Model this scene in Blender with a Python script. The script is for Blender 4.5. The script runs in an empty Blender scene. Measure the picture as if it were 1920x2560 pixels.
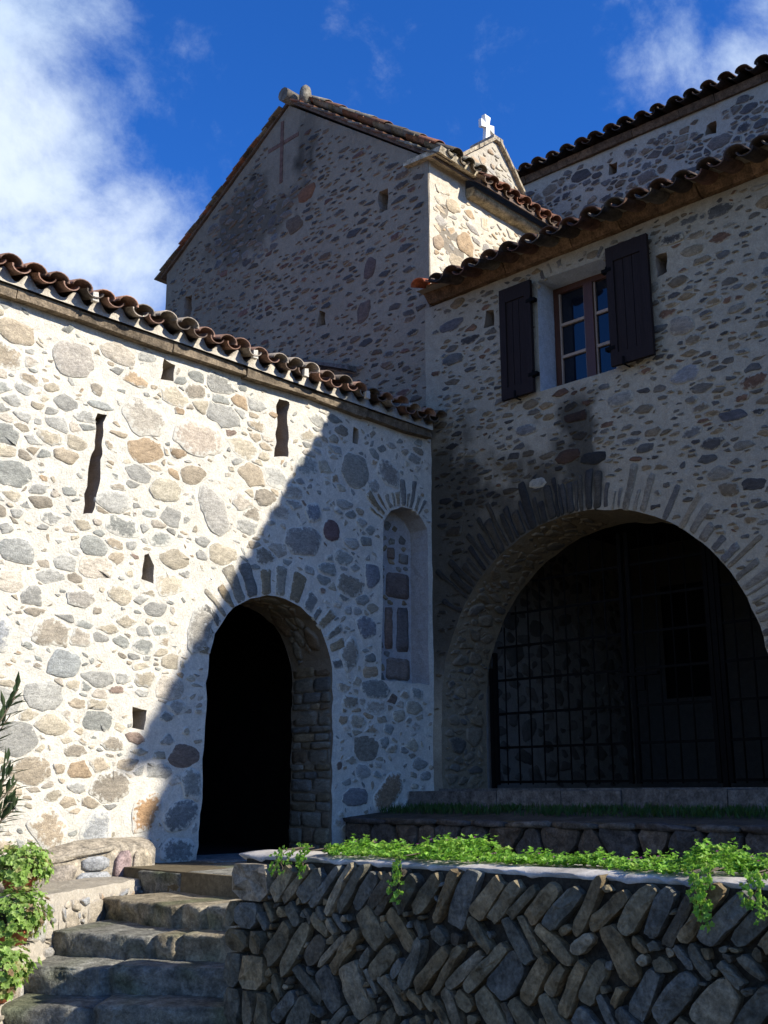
import bpy, math, random
import numpy as np
from mathutils import Vector, Matrix, noise
from mathutils.geometry import delaunay_2d_cdt
R = math.radians
random.seed(7)
SC = bpy.context.scene
COL = SC.collection

# ------------------------------------------------------------------ camera
AZ = R(43.9)                                   # world +X runs along the sunlit wall, +Y along the shaded one
PITCH = math.atan2(705.0, 2754.0)
cd = bpy.data.cameras.new('camera')
cam = bpy.data.objects.new('camera', cd)
COL.objects.link(cam)
cd.sensor_fit = 'AUTO'; cd.sensor_width = 36.0; cd.lens = 36.0 * 2754.0 / 2560.0
cd.clip_start = 0.05; cd.clip_end = 5000
cam.location = (0, 0, 0)
hd = Vector((math.cos(AZ), math.sin(AZ), 0))
fw = (hd * math.cos(PITCH) + Vector((0, 0, math.sin(PITCH)))).normalized()
rt = Vector((math.sin(AZ), -math.cos(AZ), 0))
upv = rt.cross(fw)
cam.matrix_world = Matrix(((rt.x, upv.x, -fw.x, 0), (rt.y, upv.y, -fw.y, 0), (rt.z, upv.z, -fw.z, 0), (0, 0, 0, 1)))
SC.camera = cam

# ------------------------------------------------------------------ light
SUN_R = 2.4
TOSUN = Vector((1.0, -SUN_R, 1.592)).normalized()
EL = math.asin(TOSUN.z)
ROT = math.atan2(TOSUN.x, TOSUN.y)
sd = bpy.data.lights.new('sun', 'SUN'); sd.energy = 5.0; sd.angle = R(0.7); sd.color = (1.0, 0.955, 0.87)
so = bpy.data.objects.new('sun', sd); COL.objects.link(so)
so.rotation_euler = (-TOSUN).to_track_quat('-Z', 'Y').to_euler(); so.location = (10, -20, 18)
SC.view_settings.view_transform = 'Standard'
SC.view_settings.look = 'None'
SC.view_settings.exposure = 0.70
SC.view_settings.gamma = 1.0

def ang_dir(px, py):                            # a direction in the sky
    d = fw * 2754 + rt * (px - 960) - upv * (py - 1280)
    return d.normalized()

W = bpy.data.worlds.new('World'); SC.world = W; W.use_nodes = True
nt = W.node_tree; N = nt.nodes; L = nt.links
for n in list(N): N.remove(n)
out = N.new('ShaderNodeOutputWorld'); bg = N.new('ShaderNodeBackground')
sky = N.new('ShaderNodeTexSky'); sky.sky_type = 'NISHITA'; sky.sun_disc = False
sky.sun_elevation = EL; sky.sun_rotation = ROT; sky.air_density = 1.0; sky.dust_density = 0.15; sky.ozone_density = 3.0; sky.altitude = 400
hs = N.new('ShaderNodeHueSaturation'); hs.inputs['Saturation'].default_value = 1.08; hs.inputs['Value'].default_value = 1.0
tint = N.new('ShaderNodeVectorMath'); tint.operation = 'MULTIPLY'; tint.inputs[1].default_value = (.69, 1.04, 1.80)
L.new(sky.outputs[0], tint.inputs[0]); L.new(tint.outputs[0], hs.inputs['Color'])
tc = N.new('ShaderNodeTexCoord')
def vmath(op, a, b=None):
    m = N.new('ShaderNodeVectorMath'); m.operation = op
    L.new(a, m.inputs[0])
    if b is not None:
        if isinstance(b, (tuple, list, Vector)): m.inputs[1].default_value = b
        else: L.new(b, m.inputs[1])
    return m
def smath(op, a, b=None, clamp=False):
    m = N.new('ShaderNodeMath'); m.operation = op; m.use_clamp = clamp
    for i, x in enumerate((a, b)):
        if x is None: continue
        if isinstance(x, (int, float)): m.inputs[i].default_value = x
        else: L.new(x, m.inputs[i])
    return m.outputs[0]
dirv = tc.outputs['Generated']
# clouds: soft lobes (direction, angular radius, weight) broken up with noise
warp = N.new('ShaderNodeTexNoise'); warp.inputs['Scale'].default_value = 5.0; warp.inputs['Detail'].default_value = 5
L.new(dirv, warp.inputs['Vector'])
wv = vmath('SUBTRACT', warp.outputs['Color'], (0.5, 0.5, 0.5))
ws = N.new('ShaderNodeVectorMath'); ws.operation = 'SCALE'; L.new(wv.outputs[0], ws.inputs[0]); ws.inputs['Scale'].default_value = 0.10
dw = vmath('ADD', dirv, ws.outputs[0])
lobes = [((-60, 60), .10, 1.0), ((140, 60), .085, .72), ((330, 90), .05, .42), ((-40, 330), .11, 1.15), ((110, 480), .085, 1.15), ((210, 400), .05, .9),
         ((240, 600), .075, 1.15), ((340, 700), .06, 1.05), ((40, 620), .10, 1.0), ((-150, 200), .14, 1.1),
         ((1840, 120), .04, .95), ((1900, 60), .05, .8), ((1790, 180), .035, .8), ((1720, 130), .035, .6), ((1640, 150), .03, .5), ((1560, 175), .025, .42), ((1020, 205), .026, .34), ((900, 245), .03, .25),
         ((860, 10), .04, .2), ((1230, 130), .022, .14), ((1320, 240), .03, .1), ((2300, 100), .16, .9), ((-600, 300), .25, .9)]
lobes = [(ang_dir(*a), r_, w_) for a, r_, w_ in lobes] + [(Vector((-.75, -.55, .35)).normalized(), .5, .9), (Vector((-1, .2, .4)).normalized(), .3, .8)]  # appended lobes: unseen clouds added behind the camera to whiten the fill
acc = None
for d, rad, wgt in lobes:
    dist = vmath('DISTANCE', dw.outputs[0], d)
    q = smath('DIVIDE', dist.outputs['Value'], rad)
    q2 = smath('MULTIPLY', q, q)
    e = smath('POWER', 2.718, smath('MULTIPLY', q2, -1.0))
    e = smath('MULTIPLY', e, wgt)
    acc = e if acc is None else smath('MAXIMUM', acc, e)
fine = N.new('ShaderNodeTexNoise'); fine.inputs['Scale'].default_value = 9.0; fine.inputs['Detail'].default_value = 8; fine.inputs['Roughness'].default_value = 0.66
fine.inputs['Distortion'].default_value = .15
L.new(dirv, fine.inputs['Vector'])
cm = smath('ADD', acc, smath('MULTIPLY', smath('SUBTRACT', fine.outputs['Fac'], 0.5), 1.9))
mr = N.new('ShaderNodeMapRange'); mr.interpolation_type = 'SMOOTHSTEP'
mr.inputs['From Min'].default_value = 0.22; mr.inputs['From Max'].default_value = 1.25
L.new(cm, mr.inputs['Value'])
mask = smath('MULTIPLY', mr.outputs[0], 0.92)
fine2 = N.new('ShaderNodeTexNoise'); fine2.inputs['Scale'].default_value = 4.0; fine2.inputs['Detail'].default_value = 6
L.new(dirv, fine2.inputs['Vector'])
cr = N.new('ShaderNodeValToRGB')
cr.color_ramp.elements[0].position = .35; cr.color_ramp.elements[0].color = (4.6, 6.2, 8.6, 1)
cr.color_ramp.elements[1].position = .65; cr.color_ramp.elements[1].color = (7.6, 8.6, 9.8, 1)
L.new(fine2.outputs['Fac'], cr.inputs[0])
mx = N.new('ShaderNodeMix'); mx.data_type = 'RGBA'
L.new(mask, mx.inputs[0]); L.new(hs.outputs[0], mx.inputs[6]); L.new(cr.outputs[0], mx.inputs[7])
L.new(mx.outputs[2], bg.inputs['Color']); bg.inputs['Strength'].default_value = 0.074
L.new(bg.outputs[0], out.inputs['Surface'])

# ------------------------------------------------------------------ materials
def attr_mat(name, rough=.9, nscale=14, namt=.5, bump=.35, bscale=60, speck=0.0, spec=.2, stretch=(1, 1, 1), base=None):
    m = bpy.data.materials.new(name); m.use_nodes = True
    t = m.node_tree; n = t.nodes; l = t.links
    p = n['Principled BSDF']; p.inputs['Roughness'].default_value = rough
    p.inputs['Specular IOR Level'].default_value = spec
    if base is None:
        a = n.new('ShaderNodeAttribute'); a.attribute_name = 'col'; csrc = a.outputs['Color']
    else:
        rgb = n.new('ShaderNodeRGB'); rgb.outputs[0].default_value = (*base, 1); csrc = rgb.outputs[0]
    tco = n.new('ShaderNodeTexCoord'); mp = n.new('ShaderNodeMapping'); mp.inputs['Scale'].default_value = stretch
    l.new(tco.outputs['Object'], mp.inputs['Vector'])
    n1 = n.new('ShaderNodeTexNoise'); n1.inputs['Scale'].default_value = nscale; n1.inputs['Detail'].default_value = 7; n1.inputs['Roughness'].default_value = .65
    l.new(mp.outputs[0], n1.inputs['Vector'])
    r1 = n.new('ShaderNodeMapRange'); r1.inputs['From Min'].default_value = .3; r1.inputs['From Max'].default_value = .7
    r1.inputs['To Min'].default_value = 1 - namt; r1.inputs['To Max'].default_value = 1 + namt * .8
    l.new(n1.outputs['Fac'], r1.inputs['Value'])
    v = n.new('ShaderNodeVectorMath'); v.operation = 'SCALE'
    l.new(csrc, v.inputs[0]); l.new(r1.outputs[0], v.inputs['Scale'])
    res = v.outputs[0]
    n3 = n.new('ShaderNodeTexNoise'); n3.inputs['Scale'].default_value = bscale; n3.inputs['Detail'].default_value = 5; n3.inputs['Roughness'].default_value = .7
    l.new(tco.outputs['Object'], n3.inputs['Vector'])
    if speck > 0:
        r2 = n.new('ShaderNodeMapRange'); r2.inputs['From Min'].default_value = .35; r2.inputs['From Max'].default_value = .65
        r2.inputs['To Min'].default_value = 1 - speck; r2.inputs['To Max'].default_value = 1 + speck
        l.new(n3.outputs['Fac'], r2.inputs['Value'])
        v2 = n.new('ShaderNodeVectorMath'); v2.operation = 'SCALE'
        l.new(res, v2.inputs[0]); l.new(r2.outputs[0], v2.inputs['Scale']); res = v2.outputs[0]
    l.new(res, p.inputs['Base Color'])
    ad = n.new('ShaderNodeMath'); ad.operation = 'ADD'
    l.new(n1.outputs['Fac'], ad.inputs[0]); l.new(n3.outputs['Fac'], ad.inputs[1])
    b = n.new('ShaderNodeBump'); b.inputs['Strength'].default_value = bump; b.inputs['Distance'].default_value = .012
    l.new(ad.outputs[0], b.inputs['Height']); l.new(b.outputs[0], p.inputs['Normal'])
    return m
M_MORTAR = attr_mat('mortar', .95, 16, .17, .9, 70, .16, .1)
M_CAP = attr_mat('cap_mortar', .95, 12, .2, .25, 70, .16, .1)
M_STONE = attr_mat('stone', .85, 22, .38, .6, 120, .30, .25, (1, 1, 2.2))
def limewash(m):                                # mortar smeared over a stone: ragged towards its rim
    t = m.node_tree; n = t.nodes; l = t.links; p = n['Principled BSDF']; src = p.inputs['Base Color'].links[0].from_socket
    a = n.new('ShaderNodeAttribute'); a.attribute_name = 'lime'
    tc_ = n.new('ShaderNodeTexCoord'); nn = n.new('ShaderNodeTexNoise'); nn.inputs['Scale'].default_value = 26; nn.inputs['Detail'].default_value = 7; nn.inputs['Roughness'].default_value = .68
    l.new(tc_.outputs['Object'], nn.inputs['Vector'])
    ad = n.new('ShaderNodeMath'); ad.operation = 'MULTIPLY_ADD'; l.new(nn.outputs['Fac'], ad.inputs[0]); ad.inputs[1].default_value = 1.5; ad.inputs[2].default_value = -.75
    s2 = n.new('ShaderNodeMath'); s2.operation = 'ADD'; l.new(ad.outputs[0], s2.inputs[0]); l.new(a.outputs['Alpha'], s2.inputs[1])
    r = n.new('ShaderNodeMapRange'); r.interpolation_type = 'SMOOTHSTEP'; r.inputs['From Min'].default_value = .42; r.inputs['From Max'].default_value = .68; r.inputs['To Max'].default_value = .92
    l.new(s2.outputs[0], r.inputs['Value'])
    mx_ = n.new('ShaderNodeMix'); mx_.data_type = 'RGBA'; l.new(r.outputs[0], mx_.inputs[0]); l.new(src, mx_.inputs[6]); l.new(a.outputs['Color'], mx_.inputs[7])
    l.new(mx_.outputs[2], p.inputs['Base Color'])
limewash(M_STONE)
M_ROUGH = attr_mat('rough_stone', .9, 13, .6, .9, 55, .34, .15)
M_TILE = attr_mat('terracotta', .85, 9, .55, .35, 50, .25, .2)
M_TERRA = attr_mat('pot_clay', .8, 8, .3, .2, 60, .1, .3, base=(.42, .13, .06))
M_LEAF = attr_mat('leaf', .5, 30, .25, .05, 40, .1, .4)
_t = M_LEAF.node_tree; _p = _t.nodes['Principled BSDF']; _tr = _t.nodes.new('ShaderNodeBsdfTranslucent'); _mx = _t.nodes.new('ShaderNodeMixShader'); _mx.inputs[0].default_value = .5
_t.links.new(_p.inputs['Base Color'].links[0].from_socket, _tr.inputs['Color']); _t.links.new(_p.outputs[0], _mx.inputs[1]); _t.links.new(_tr.outputs[0], _mx.inputs[2])
_t.links.new(_mx.outputs[0], _t.nodes['Material Output'].inputs['Surface'])
M_WOODDK = attr_mat('painted_wood', .8, 6, .3, .15, 50, .1, .15, (14, 14, 1), base=(.020, .0135, .0125))
M_WOODBR = attr_mat('varnished_wood', .45, 6, .3, .1, 50, .1, .4, (14, 14, 1), base=(.075, .026, .012))
M_BEAD = attr_mat('putty', .7, 6, .2, .1, 50, .1, .3, base=(.34, .26, .20))
M_IRON = attr_mat('iron', .85, 20, .4, .2, 90, .1, .1, base=(.004, .004, .004))
M_PLASTER = attr_mat('plaster', .9, 5, .08, .15, 60, .04, .15, base=(.46, .50, .54))
M_WHITE = attr_mat('white_stone', .7, 10, .12, .2, 60, .05, .3, base=(.80, .79, .74))
M_DIRT = attr_mat('soil', .95, 5, .4, .6, 40, .3, .1, base=(.085, .07, .05))
M_GROUND = attr_mat('gravel_ground', .95, 3, .3, .6, 30, .25, .1, base=(.13, .105, .065))
M_DARKWALL = attr_mat('old_plaster', .95, 5, .3, .4, 40, .2, .1, base=(.075, .066, .055))
M_BLACKWALL = attr_mat('black_plaster', .95, 5, .3, .4, 40, .2, .1, base=(.016, .014, .012))  # near-black plaster for the passage inside the porch
M_BRICK = attr_mat('red_brick', .95, 16, .45, .5, 70, .25, .1, base=(.155, .092, .072))
M_BARK = attr_mat('stem_bark', .85, 16, .3, .4, 70, .2, .15, base=(.10, .08, .055))
M_GLASS = bpy.data.materials.new('window_glass'); M_GLASS.use_nodes = True
_p = M_GLASS.node_tree.nodes['Principled BSDF']
_p.inputs['Base Color'].default_value = (.006, .008, .014, 1); _p.inputs['Roughness'].default_value = .04; _p.inputs['Specular IOR Level'].default_value = .55

# ------------------------------------------------------------------ mesh helpers
class MB:
    def __init__(s): s.v = []; s.f = []; s.m = []; s.c = []; s.sm = []; s.l = {}
    def vert(s, p, c=(.5, .5, .5)):
        s.v.append((p[0], p[1], p[2])); s.c.append((c[0], c[1], c[2], 1.0)); return len(s.v) - 1
    def face(s, idx, m=0, smooth=False): s.f.append(tuple(idx)); s.m.append(m); s.sm.append(smooth)
    def box(s, a, b, c=(.5, .5, .5), m=0):
        x0, y0, z0 = a; x1, y1, z1 = b
        if x0 > x1: x0, x1 = x1, x0
        if y0 > y1: y0, y1 = y1, y0
        if z0 > z1: z0, z1 = z1, z0
        s.hexa([(x0, y0, z0), (x1, y0, z0), (x1, y1, z0), (x0, y1, z0), (x0, y0, z1), (x1, y0, z1), (x1, y1, z1), (x0, y1, z1)], c, m)
    def hexa(s, ps, c=(.5, .5, .5), m=0):
        i = [s.vert(p, c) for p in ps]
        for q in ((3, 2, 1, 0), (4, 5, 6, 7), (0, 1, 5, 4), (1, 2, 6, 5), (2, 3, 7, 6), (3, 0, 4, 7)): s.face([i[k] for k in q], m)
    def tube(s, pts, rads, c=(.5, .5, .5), m=0, n=8, caps=True):
        rings = []
        for k, p in enumerate(pts):
            p = Vector(p)
            a = Vector(pts[max(0, k - 1)]); b = Vector(pts[min(len(pts) - 1, k + 1)])
            t = (b - a).normalized()
            x = t.orthogonal().normalized(); y = t.cross(x)
            if abs(t.z) < .95: x = t.cross(Vector((0, 0, 1))).normalized(); y = x.cross(t).normalized(); x, y = x, -y
            r = rads[k] if isinstance(rads, (list, tuple)) else rads
            rings.append([s.vert(p + x * (r * math.cos(2 * math.pi * j / n)) + y * (r * math.sin(2 * math.pi * j / n)), c) for j in range(n)])
        for k in range(len(rings) - 1):
            for j in range(n): s.face((rings[k][j], rings[k][(j + 1) % n], rings[k + 1][(j + 1) % n], rings[k + 1][j]), m, True)
        if caps: s.face(rings[0][::-1], m); s.face(rings[-1], m)
    def build(s, name, mats, parent=None, recalc=False):
        me = bpy.data.meshes.new(name); me.from_pydata(s.v, [], s.f)
        for mt in (mats if isinstance(mats, (list, tuple)) else [mats]): me.materials.append(mt)
        me.polygons.foreach_set('material_index', s.m); me.polygons.foreach_set('use_smooth', s.sm)
        at = me.attributes.new('col', 'FLOAT_COLOR', 'POINT')
        at.data.foreach_set('color', [x for c in s.c for x in c])
        if s.l or M_STONE in (mats if isinstance(mats, (list, tuple)) else [mats]):
            lm = np.zeros((len(s.v), 4), np.float32)
            for k, q in s.l.items(): lm[k] = q
            a2 = me.attributes.new('lime', 'FLOAT_COLOR', 'POINT'); a2.data.foreach_set('color', lm.ravel())
        me.update()
        if recalc:
            import bmesh
            bm = bmesh.new(); bm.from_mesh(me); bmesh.ops.recalc_face_normals(bm, faces=bm.faces); bm.to_mesh(me); bm.free()
        o = bpy.data.objects.new(name, me); COL.objects.link(o)
        if parent is not None:
            o.parent = parent
            o.matrix_parent_inverse = Matrix.Translation(-parent.location)
        return o
def tag(o, label=None, cat=None, group=None, kind=None):
    if label: o['label'] = label
    if cat: o['category'] = cat
    if group: o['group'] = group
    if kind: o['kind'] = kind
    return o
def thing(name, loc, label, cat, group=None):
    o = bpy.data.objects.new(name, None); COL.objects.link(o); o.location = loc; o.empty_display_size = .2
    return tag(o, label, cat, group)
class Frame:                                    # a wall plane: P(u, v, n) with n outwards
    def __init__(s, o, u, v): s.o = Vector(o); s.u = Vector(u); s.v = Vector(v); s.n = s.u.cross(s.v)
    def P(s, u, v, n=0): return s.o + s.u * u + s.v * v + s.n * n
def nz(x, y, z=0): return noise.noise((x, y, z))
def lerp(a, b, t): return tuple(a[i] + (b[i] - a[i]) * t for i in range(3))
def mul(a, k): return tuple(x * k for x in a)
def pip(x, y, poly):
    r = False; j = len(poly) - 1
    for i in range(len(poly)):
        xi, yi = poly[i]; xj, yj = poly[j]
        if (yi > y) != (yj > y) and x < (xj - xi) * (y - yi) / (yj - yi) + xi: r = not r
        j = i
    return r
def pip_np(X, Y, poly):
    r = np.zeros(X.shape, bool); j = len(poly) - 1
    for i in range(len(poly)):
        xi, yi = poly[i]; xj, yj = poly[j]
        if yi != yj:
            r ^= ((yi > Y) != (yj > Y)) & (X < (xj - xi) * (Y - yi) / (yj - yi) + xi)
        j = i
    return r
def refine(poly, step, jit=0.0, seed=0, closed=True):
    o = []; n = len(poly)
    for i in range(n if closed else n - 1):
        a = poly[i]; b = poly[(i + 1) % n]
        d = math.hypot(b[0] - a[0], b[1] - a[1]); k = max(1, int(d / step))
        for q in range(k):
            t = q / k; x = a[0] + (b[0] - a[0]) * t; y = a[1] + (b[1] - a[1]) * t
            if jit: x += jit * nz(x * 9, y * 9, seed); y += jit * nz(x * 9, y * 9, seed + 5.5)
            o.append((x, y))
    return o
def chaikin(p, k=1):
    for _ in range(k):
        q = []
        for i in range(len(p)):
            a = p[i]; b = p[(i + 1) % len(p)]
            q.append((a[0] * .75 + b[0] * .25, a[1] * .75 + b[1] * .25)); q.append((a[0] * .25 + b[0] * .75, a[1] * .25 + b[1] * .75))
        p = q
    return p
def ccw(p):
    a = sum(p[i][0] * p[(i + 1) % len(p)][1] - p[(i + 1) % len(p)][0] * p[i][1] for i in range(len(p)))
    return p if a > 0 else p[::-1]
def centroid(p): return (sum(q[0] for q in p) / len(p), sum(q[1] for q in p) / len(p))
def scaled(p, k, g=0.0):
    c = centroid(p); o = []
    for x, y in p:
        d = math.hypot(x - c[0], y - c[1]) or 1e-6
        f = max(.05, (d * k + g) / d)
        o.append((c[0] + (x - c[0]) * f, c[1] + (y - c[1]) * f))
    return o
def arch_pts(c, half, spring, rise, n=22, top_only=True):
    return [(c + half * math.cos(math.pi * i / n), spring + rise * math.sin(math.pi * i / n)) for i in range(n + 1)]

class Packer:                                   # keeps stones of one wall from overlapping
    def __init__(s, u0, u1, v0, v1, res=.012):
        s.u0, s.v0, s.res = u0, v0, res
        s.nx = int((u1 - u0) / res) + 1; s.ny = int((v1 - v0) / res) + 1
        s.g = np.zeros((s.ny, s.nx), bool)
    def win(s, p):
        xs = [q[0] for q in p]; ys = [q[1] for q in p]
        i0 = int((min(xs) - s.u0) / s.res) - 1; i1 = int((max(xs) - s.u0) / s.res) + 2
        j0 = int((min(ys) - s.v0) / s.res) - 1; j1 = int((max(ys) - s.v0) / s.res) + 2
        return i0, i1, j0, j1
    def msk(s, p, i0, i1, j0, j1):
        X, Y = np.meshgrid(s.u0 + (np.arange(i0, i1) + .5) * s.res, s.v0 + (np.arange(j0, j1) + .5) * s.res)
        return pip_np(X, Y, p)
    def block(s, p):
        i0, i1, j0, j1 = s.win(p); i0 = max(0, i0); j0 = max(0, j0); i1 = min(s.nx, i1); j1 = min(s.ny, j1)
        if i1 <= i0 or j1 <= j0: return
        s.g[j0:j1, i0:i1] |= s.msk(p, i0, i1, j0, j1)
    def block_outside(s, p):
        s.g |= ~s.msk(p, 0, s.nx, 0, s.ny)
    def place(s, p, gap, force=False):
        e = scaled(p, 1, gap); i0, i1, j0, j1 = s.win(e)
        if i0 < 0 or j0 < 0 or i1 > s.nx or j1 > s.ny: return False
        if not force and (s.g[j0:j1, i0:i1] & s.msk(e, i0, i1, j0, j1)).any(): return False
        s.g[j0:j1, i0:i1] |= s.msk(p, i0, i1, j0, j1)
        return True

def roughen(p, amt, rng, step=.03):
    """broken outline: extra points along each side, pushed in and out a little"""
    o = []; n = len(p)
    for i in range(n):
        a = p[i]; b = p[(i + 1) % n]; d = math.hypot(b[0] - a[0], b[1] - a[1]); k = max(1, min(5, int(d / step + .5)))
        for q in range(k):
            t = q / k; j = amt if q else amt * .4
            o.append((a[0] + (b[0] - a[0]) * t + rng.uniform(-j, j), a[1] + (b[1] - a[1]) * t + rng.uniform(-j, j)))
    return o
def cut(p, f=.16):
    o = []
    for i in range(len(p)):
        a = p[i - 1]; b = p[i]; c = p[(i + 1) % len(p)]
        o.append((b[0] + (a[0] - b[0]) * f, b[1] + (a[1] - b[1]) * f)); o.append((b[0] + (c[0] - b[0]) * f, b[1] + (c[1] - b[1]) * f))
    return o
def stone_shape(cx, cy, a, b, ang, rng, nn=None, rough=.26):
    n = nn or rng.choice((4, 4, 5, 5, 5, 6, 6)); p = rng.uniform(2.2, 5.0); o = []
    ph = rng.random() * 6.28; sk = rng.uniform(-.35, .35)
    for i in range(n):
        t = ph + (i + rng.uniform(-.40, .40)) * 2 * math.pi / n
        c, s_ = math.cos(t), math.sin(t)
        r = (abs(c) ** p + abs(s_) ** p) ** (-1 / p) * (1 + rng.uniform(-rough, rough * .8))
        x, y = a * r * c, b * r * s_
        x += sk * y
        o.append((cx + x * math.cos(ang) - y * math.sin(ang), cy + x * math.sin(ang) + y * math.cos(ang)))
    return roughen(cut(o, rng.uniform(.08, .22)), min(a, b) * .075, rng, max(.014, min(a, b) * .35))

def add_stone(mb, F, poly, h, col, wd, rng, m=1, bulge=.25, sink=.02, edge=.8, lime=None, facet=False):
    poly = ccw(poly); n = len(poly); c = centroid(poly); sd_ = rng.random() * 100
    tilt = (rng.uniform(-.35, .35) * h, rng.uniform(-.35, .35) * h); sz = max(math.hypot(p[0] - c[0], p[1] - c[1]) for p in poly)
    rings = []; smear = rng.uniform(.15, 1.0)
    for k, (scl, hh) in enumerate(((1.02, -sink), (1.0, h * .45), (edge + .1, h * .9), (edge * .62, h * (1 + bulge)))):
        ring = []
        for x, y in poly:
            px, py = c[0] + (x - c[0]) * scl, c[1] + (y - c[1]) * scl
            q = hh
            if k: q += h * .6 * nz(px * 17, py * 17, sd_) + (tilt[0] * (px - c[0]) + tilt[1] * (py - c[1])) / sz
            cc = mul(col, 1 + .30 * nz(px * 9, py * 21, sd_))
            vi = mb.vert(F.P(px, py, wd(px, py) + q), cc); ring.append(vi)
            if lime: mb.l[vi] = (*lime, (1.0, .5 + .5 * smear, .22 + .5 * smear, .40 * smear)[k])   # mortar wiped over the rim
        rings.append(ring)
    ce = mb.vert(F.P(c[0], c[1], wd(*c) + h * (1 + bulge)), col)
    if lime: mb.l[ce] = (*lime, .25 * smear)
    for k in range(3):
        for i in range(n):
            j = (i + 1) % n
            mb.face((rings[k][i], rings[k][j], rings[k + 1][j], rings[k + 1][i]), m, not facet or k == 0)
    for i in range(n): mb.face((rings[3][i], rings[3][(i + 1) % n], ce), m, not facet)

def wall_panel(mb, F, outline, holes, wd, colf, T, grid=.07, m=0, seed=1, back=True):
    """holes: list of (polygon, depth or None for an opening right through, colour of the reveal)"""
    outl = ccw(refine(outline, grid * 1.3)); loops = [outl] + [ccw(h[0]) for h in holes]
    vs = []; es = []
    for lp in loops:
        b = len(vs); vs += [Vector(p) for p in lp]
        es += [(b + i, b + (i + 1) % len(lp)) for i in range(len(lp))]
    nb = len(vs); rng = random.Random(seed)
    xs = [p[0] for p in outl]; ys = [p[1] for p in outl]
    gx = np.arange(min(xs) + grid * .5, max(xs), grid); gy = np.arange(min(ys) + grid * .5, max(ys), grid)
    X, Y = np.meshgrid(gx, gy); X = X + np.random.RandomState(seed).uniform(-.2, .2, X.shape) * grid; Y = Y + np.random.RandomState(seed + 1).uniform(-.2, .2, Y.shape) * grid
    ok = pip_np(X, Y, scaled(outl, 1, -grid * .3))
    for h in holes: ok &= ~pip_np(X, Y, scaled(ccw(h[0]), 1, grid * .35))
    vs += [Vector((x, y)) for x, y in zip(X[ok], Y[ok])]
    ov, oe, of, *_ = delaunay_2d_cdt(vs, es, [], 0, 1e-5)
    idx = []
    for p in ov: idx.append(mb.vert(F.P(p.x, p.y, wd(p.x, p.y)), colf(p.x, p.y)))
    hl = [h[0] for h in holes]
    for f in of:
        cx = sum(ov[i].x for i in f) / len(f); cy = sum(ov[i].y for i in f) / len(f)
        if not pip(cx, cy, outl) or any(pip(cx, cy, h) for h in hl): continue
        q = [idx[i] for i in f]
        a, b, c = ov[f[0]], ov[f[1]], ov[f[2]]
        if (b.x - a.x) * (c.y - a.y) - (b.y - a.y) * (c.x - a.x) < 0: q.reverse()
        mb.face(q, m, True)
    def sides(lp, d, inward, cf, nseg):
        rings = []
        for k in range(nseg + 1):
            t = k / nseg; ring = []
            for x, y in lp:
                j = .35 * .02 * nz(x * 12, y * 12, k * 3.1) if 0 < k else 0
                ring.append(mb.vert(F.P(x + j, y + j, wd(x, y) * (1 - t) - d * t), cf(x, y)))
            rings.append(ring)
        n = len(lp)
        for k in range(nseg):
            for i in range(n):
                j = (i + 1) % n
                q = (rings[k][i], rings[k][j], rings[k + 1][j], rings[k + 1][i])
                mb.face(q if inward else q[::-1], m, False)
        return rings[-1]
    sides(outl, T, False, colf, 1)
    backs = [outl]
    for poly, d, cf in holes:
        lp = ccw(poly); f_ = (lambda x, y, cf=cf: cf) if cf else colf
        last = sides(lp, d or T, True, f_, 4 if (d or T) > .2 else 2)
        if d is not None: mb.face(last, m)
        else: backs.append(lp)
    if back:
        vs = []; es = []
        for lp in backs:
            b = len(vs); vs += [Vector(p) for p in lp]; es += [(b + i, b + (i + 1) % len(lp)) for i in range(len(lp))]
        ov, oe, of, *_ = delaunay_2d_cdt(vs, es, [], 0, 1e-5)
        idx = [mb.vert(F.P(p.x, p.y, -T), colf(p.x, p.y)) for p in ov]
        for f in of:
            cx = sum(ov[i].x for i in f) / len(f); cy = sum(ov[i].y for i in f) / len(f)
            if not pip(cx, cy, outl) or any(pip(cx, cy, h) for h in backs[1:]): continue
            mb.face([idx[i] for i in f], m)

def pick(rng, pal):
    r = rng.random() * sum(w for w, _ in pal)
    for w, c in pal:
        r -= w
        if r <= 0: return mul(c, rng.uniform(.8, 1.2))
    return pal[-1][1]

def fill(mb, F, pk, box, passes, pal, wd, rng, stain=None, m=1, hmul=1.0, lime=None):
    """passes: (tries, a range, aspect range, angle mean, angle spread, gap, height)"""
    u0, u1, v0, v1 = box
    for tries, ar, asp, am, asd, gap, h in passes:
        for _ in range(tries):
            a = rng.uniform(*ar); b = a / rng.uniform(*asp); cx = rng.uniform(u0, u1); cy = rng.uniform(v0, v1)
            j = int((cy - pk.v0) / pk.res); i = int((cx - pk.u0) / pk.res)
            if not (0 <= j < pk.ny and 0 <= i < pk.nx) or pk.g[j, i]: continue
            p = stone_shape(cx, cy, a, b, rng.gauss(am, asd), rng)
            if pk.place(p, gap):
                c = pick(rng, pal)
                if stain: c = mul(c, stain(cx, cy))
                add_stone(mb, F, p, h * rng.uniform(.5, 1.4) * hmul, c, wd, rng, m, bulge=.1, edge=.86, lime=(mul(lime, stain(cx, cy)) if stain else lime) if lime else None)

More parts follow.
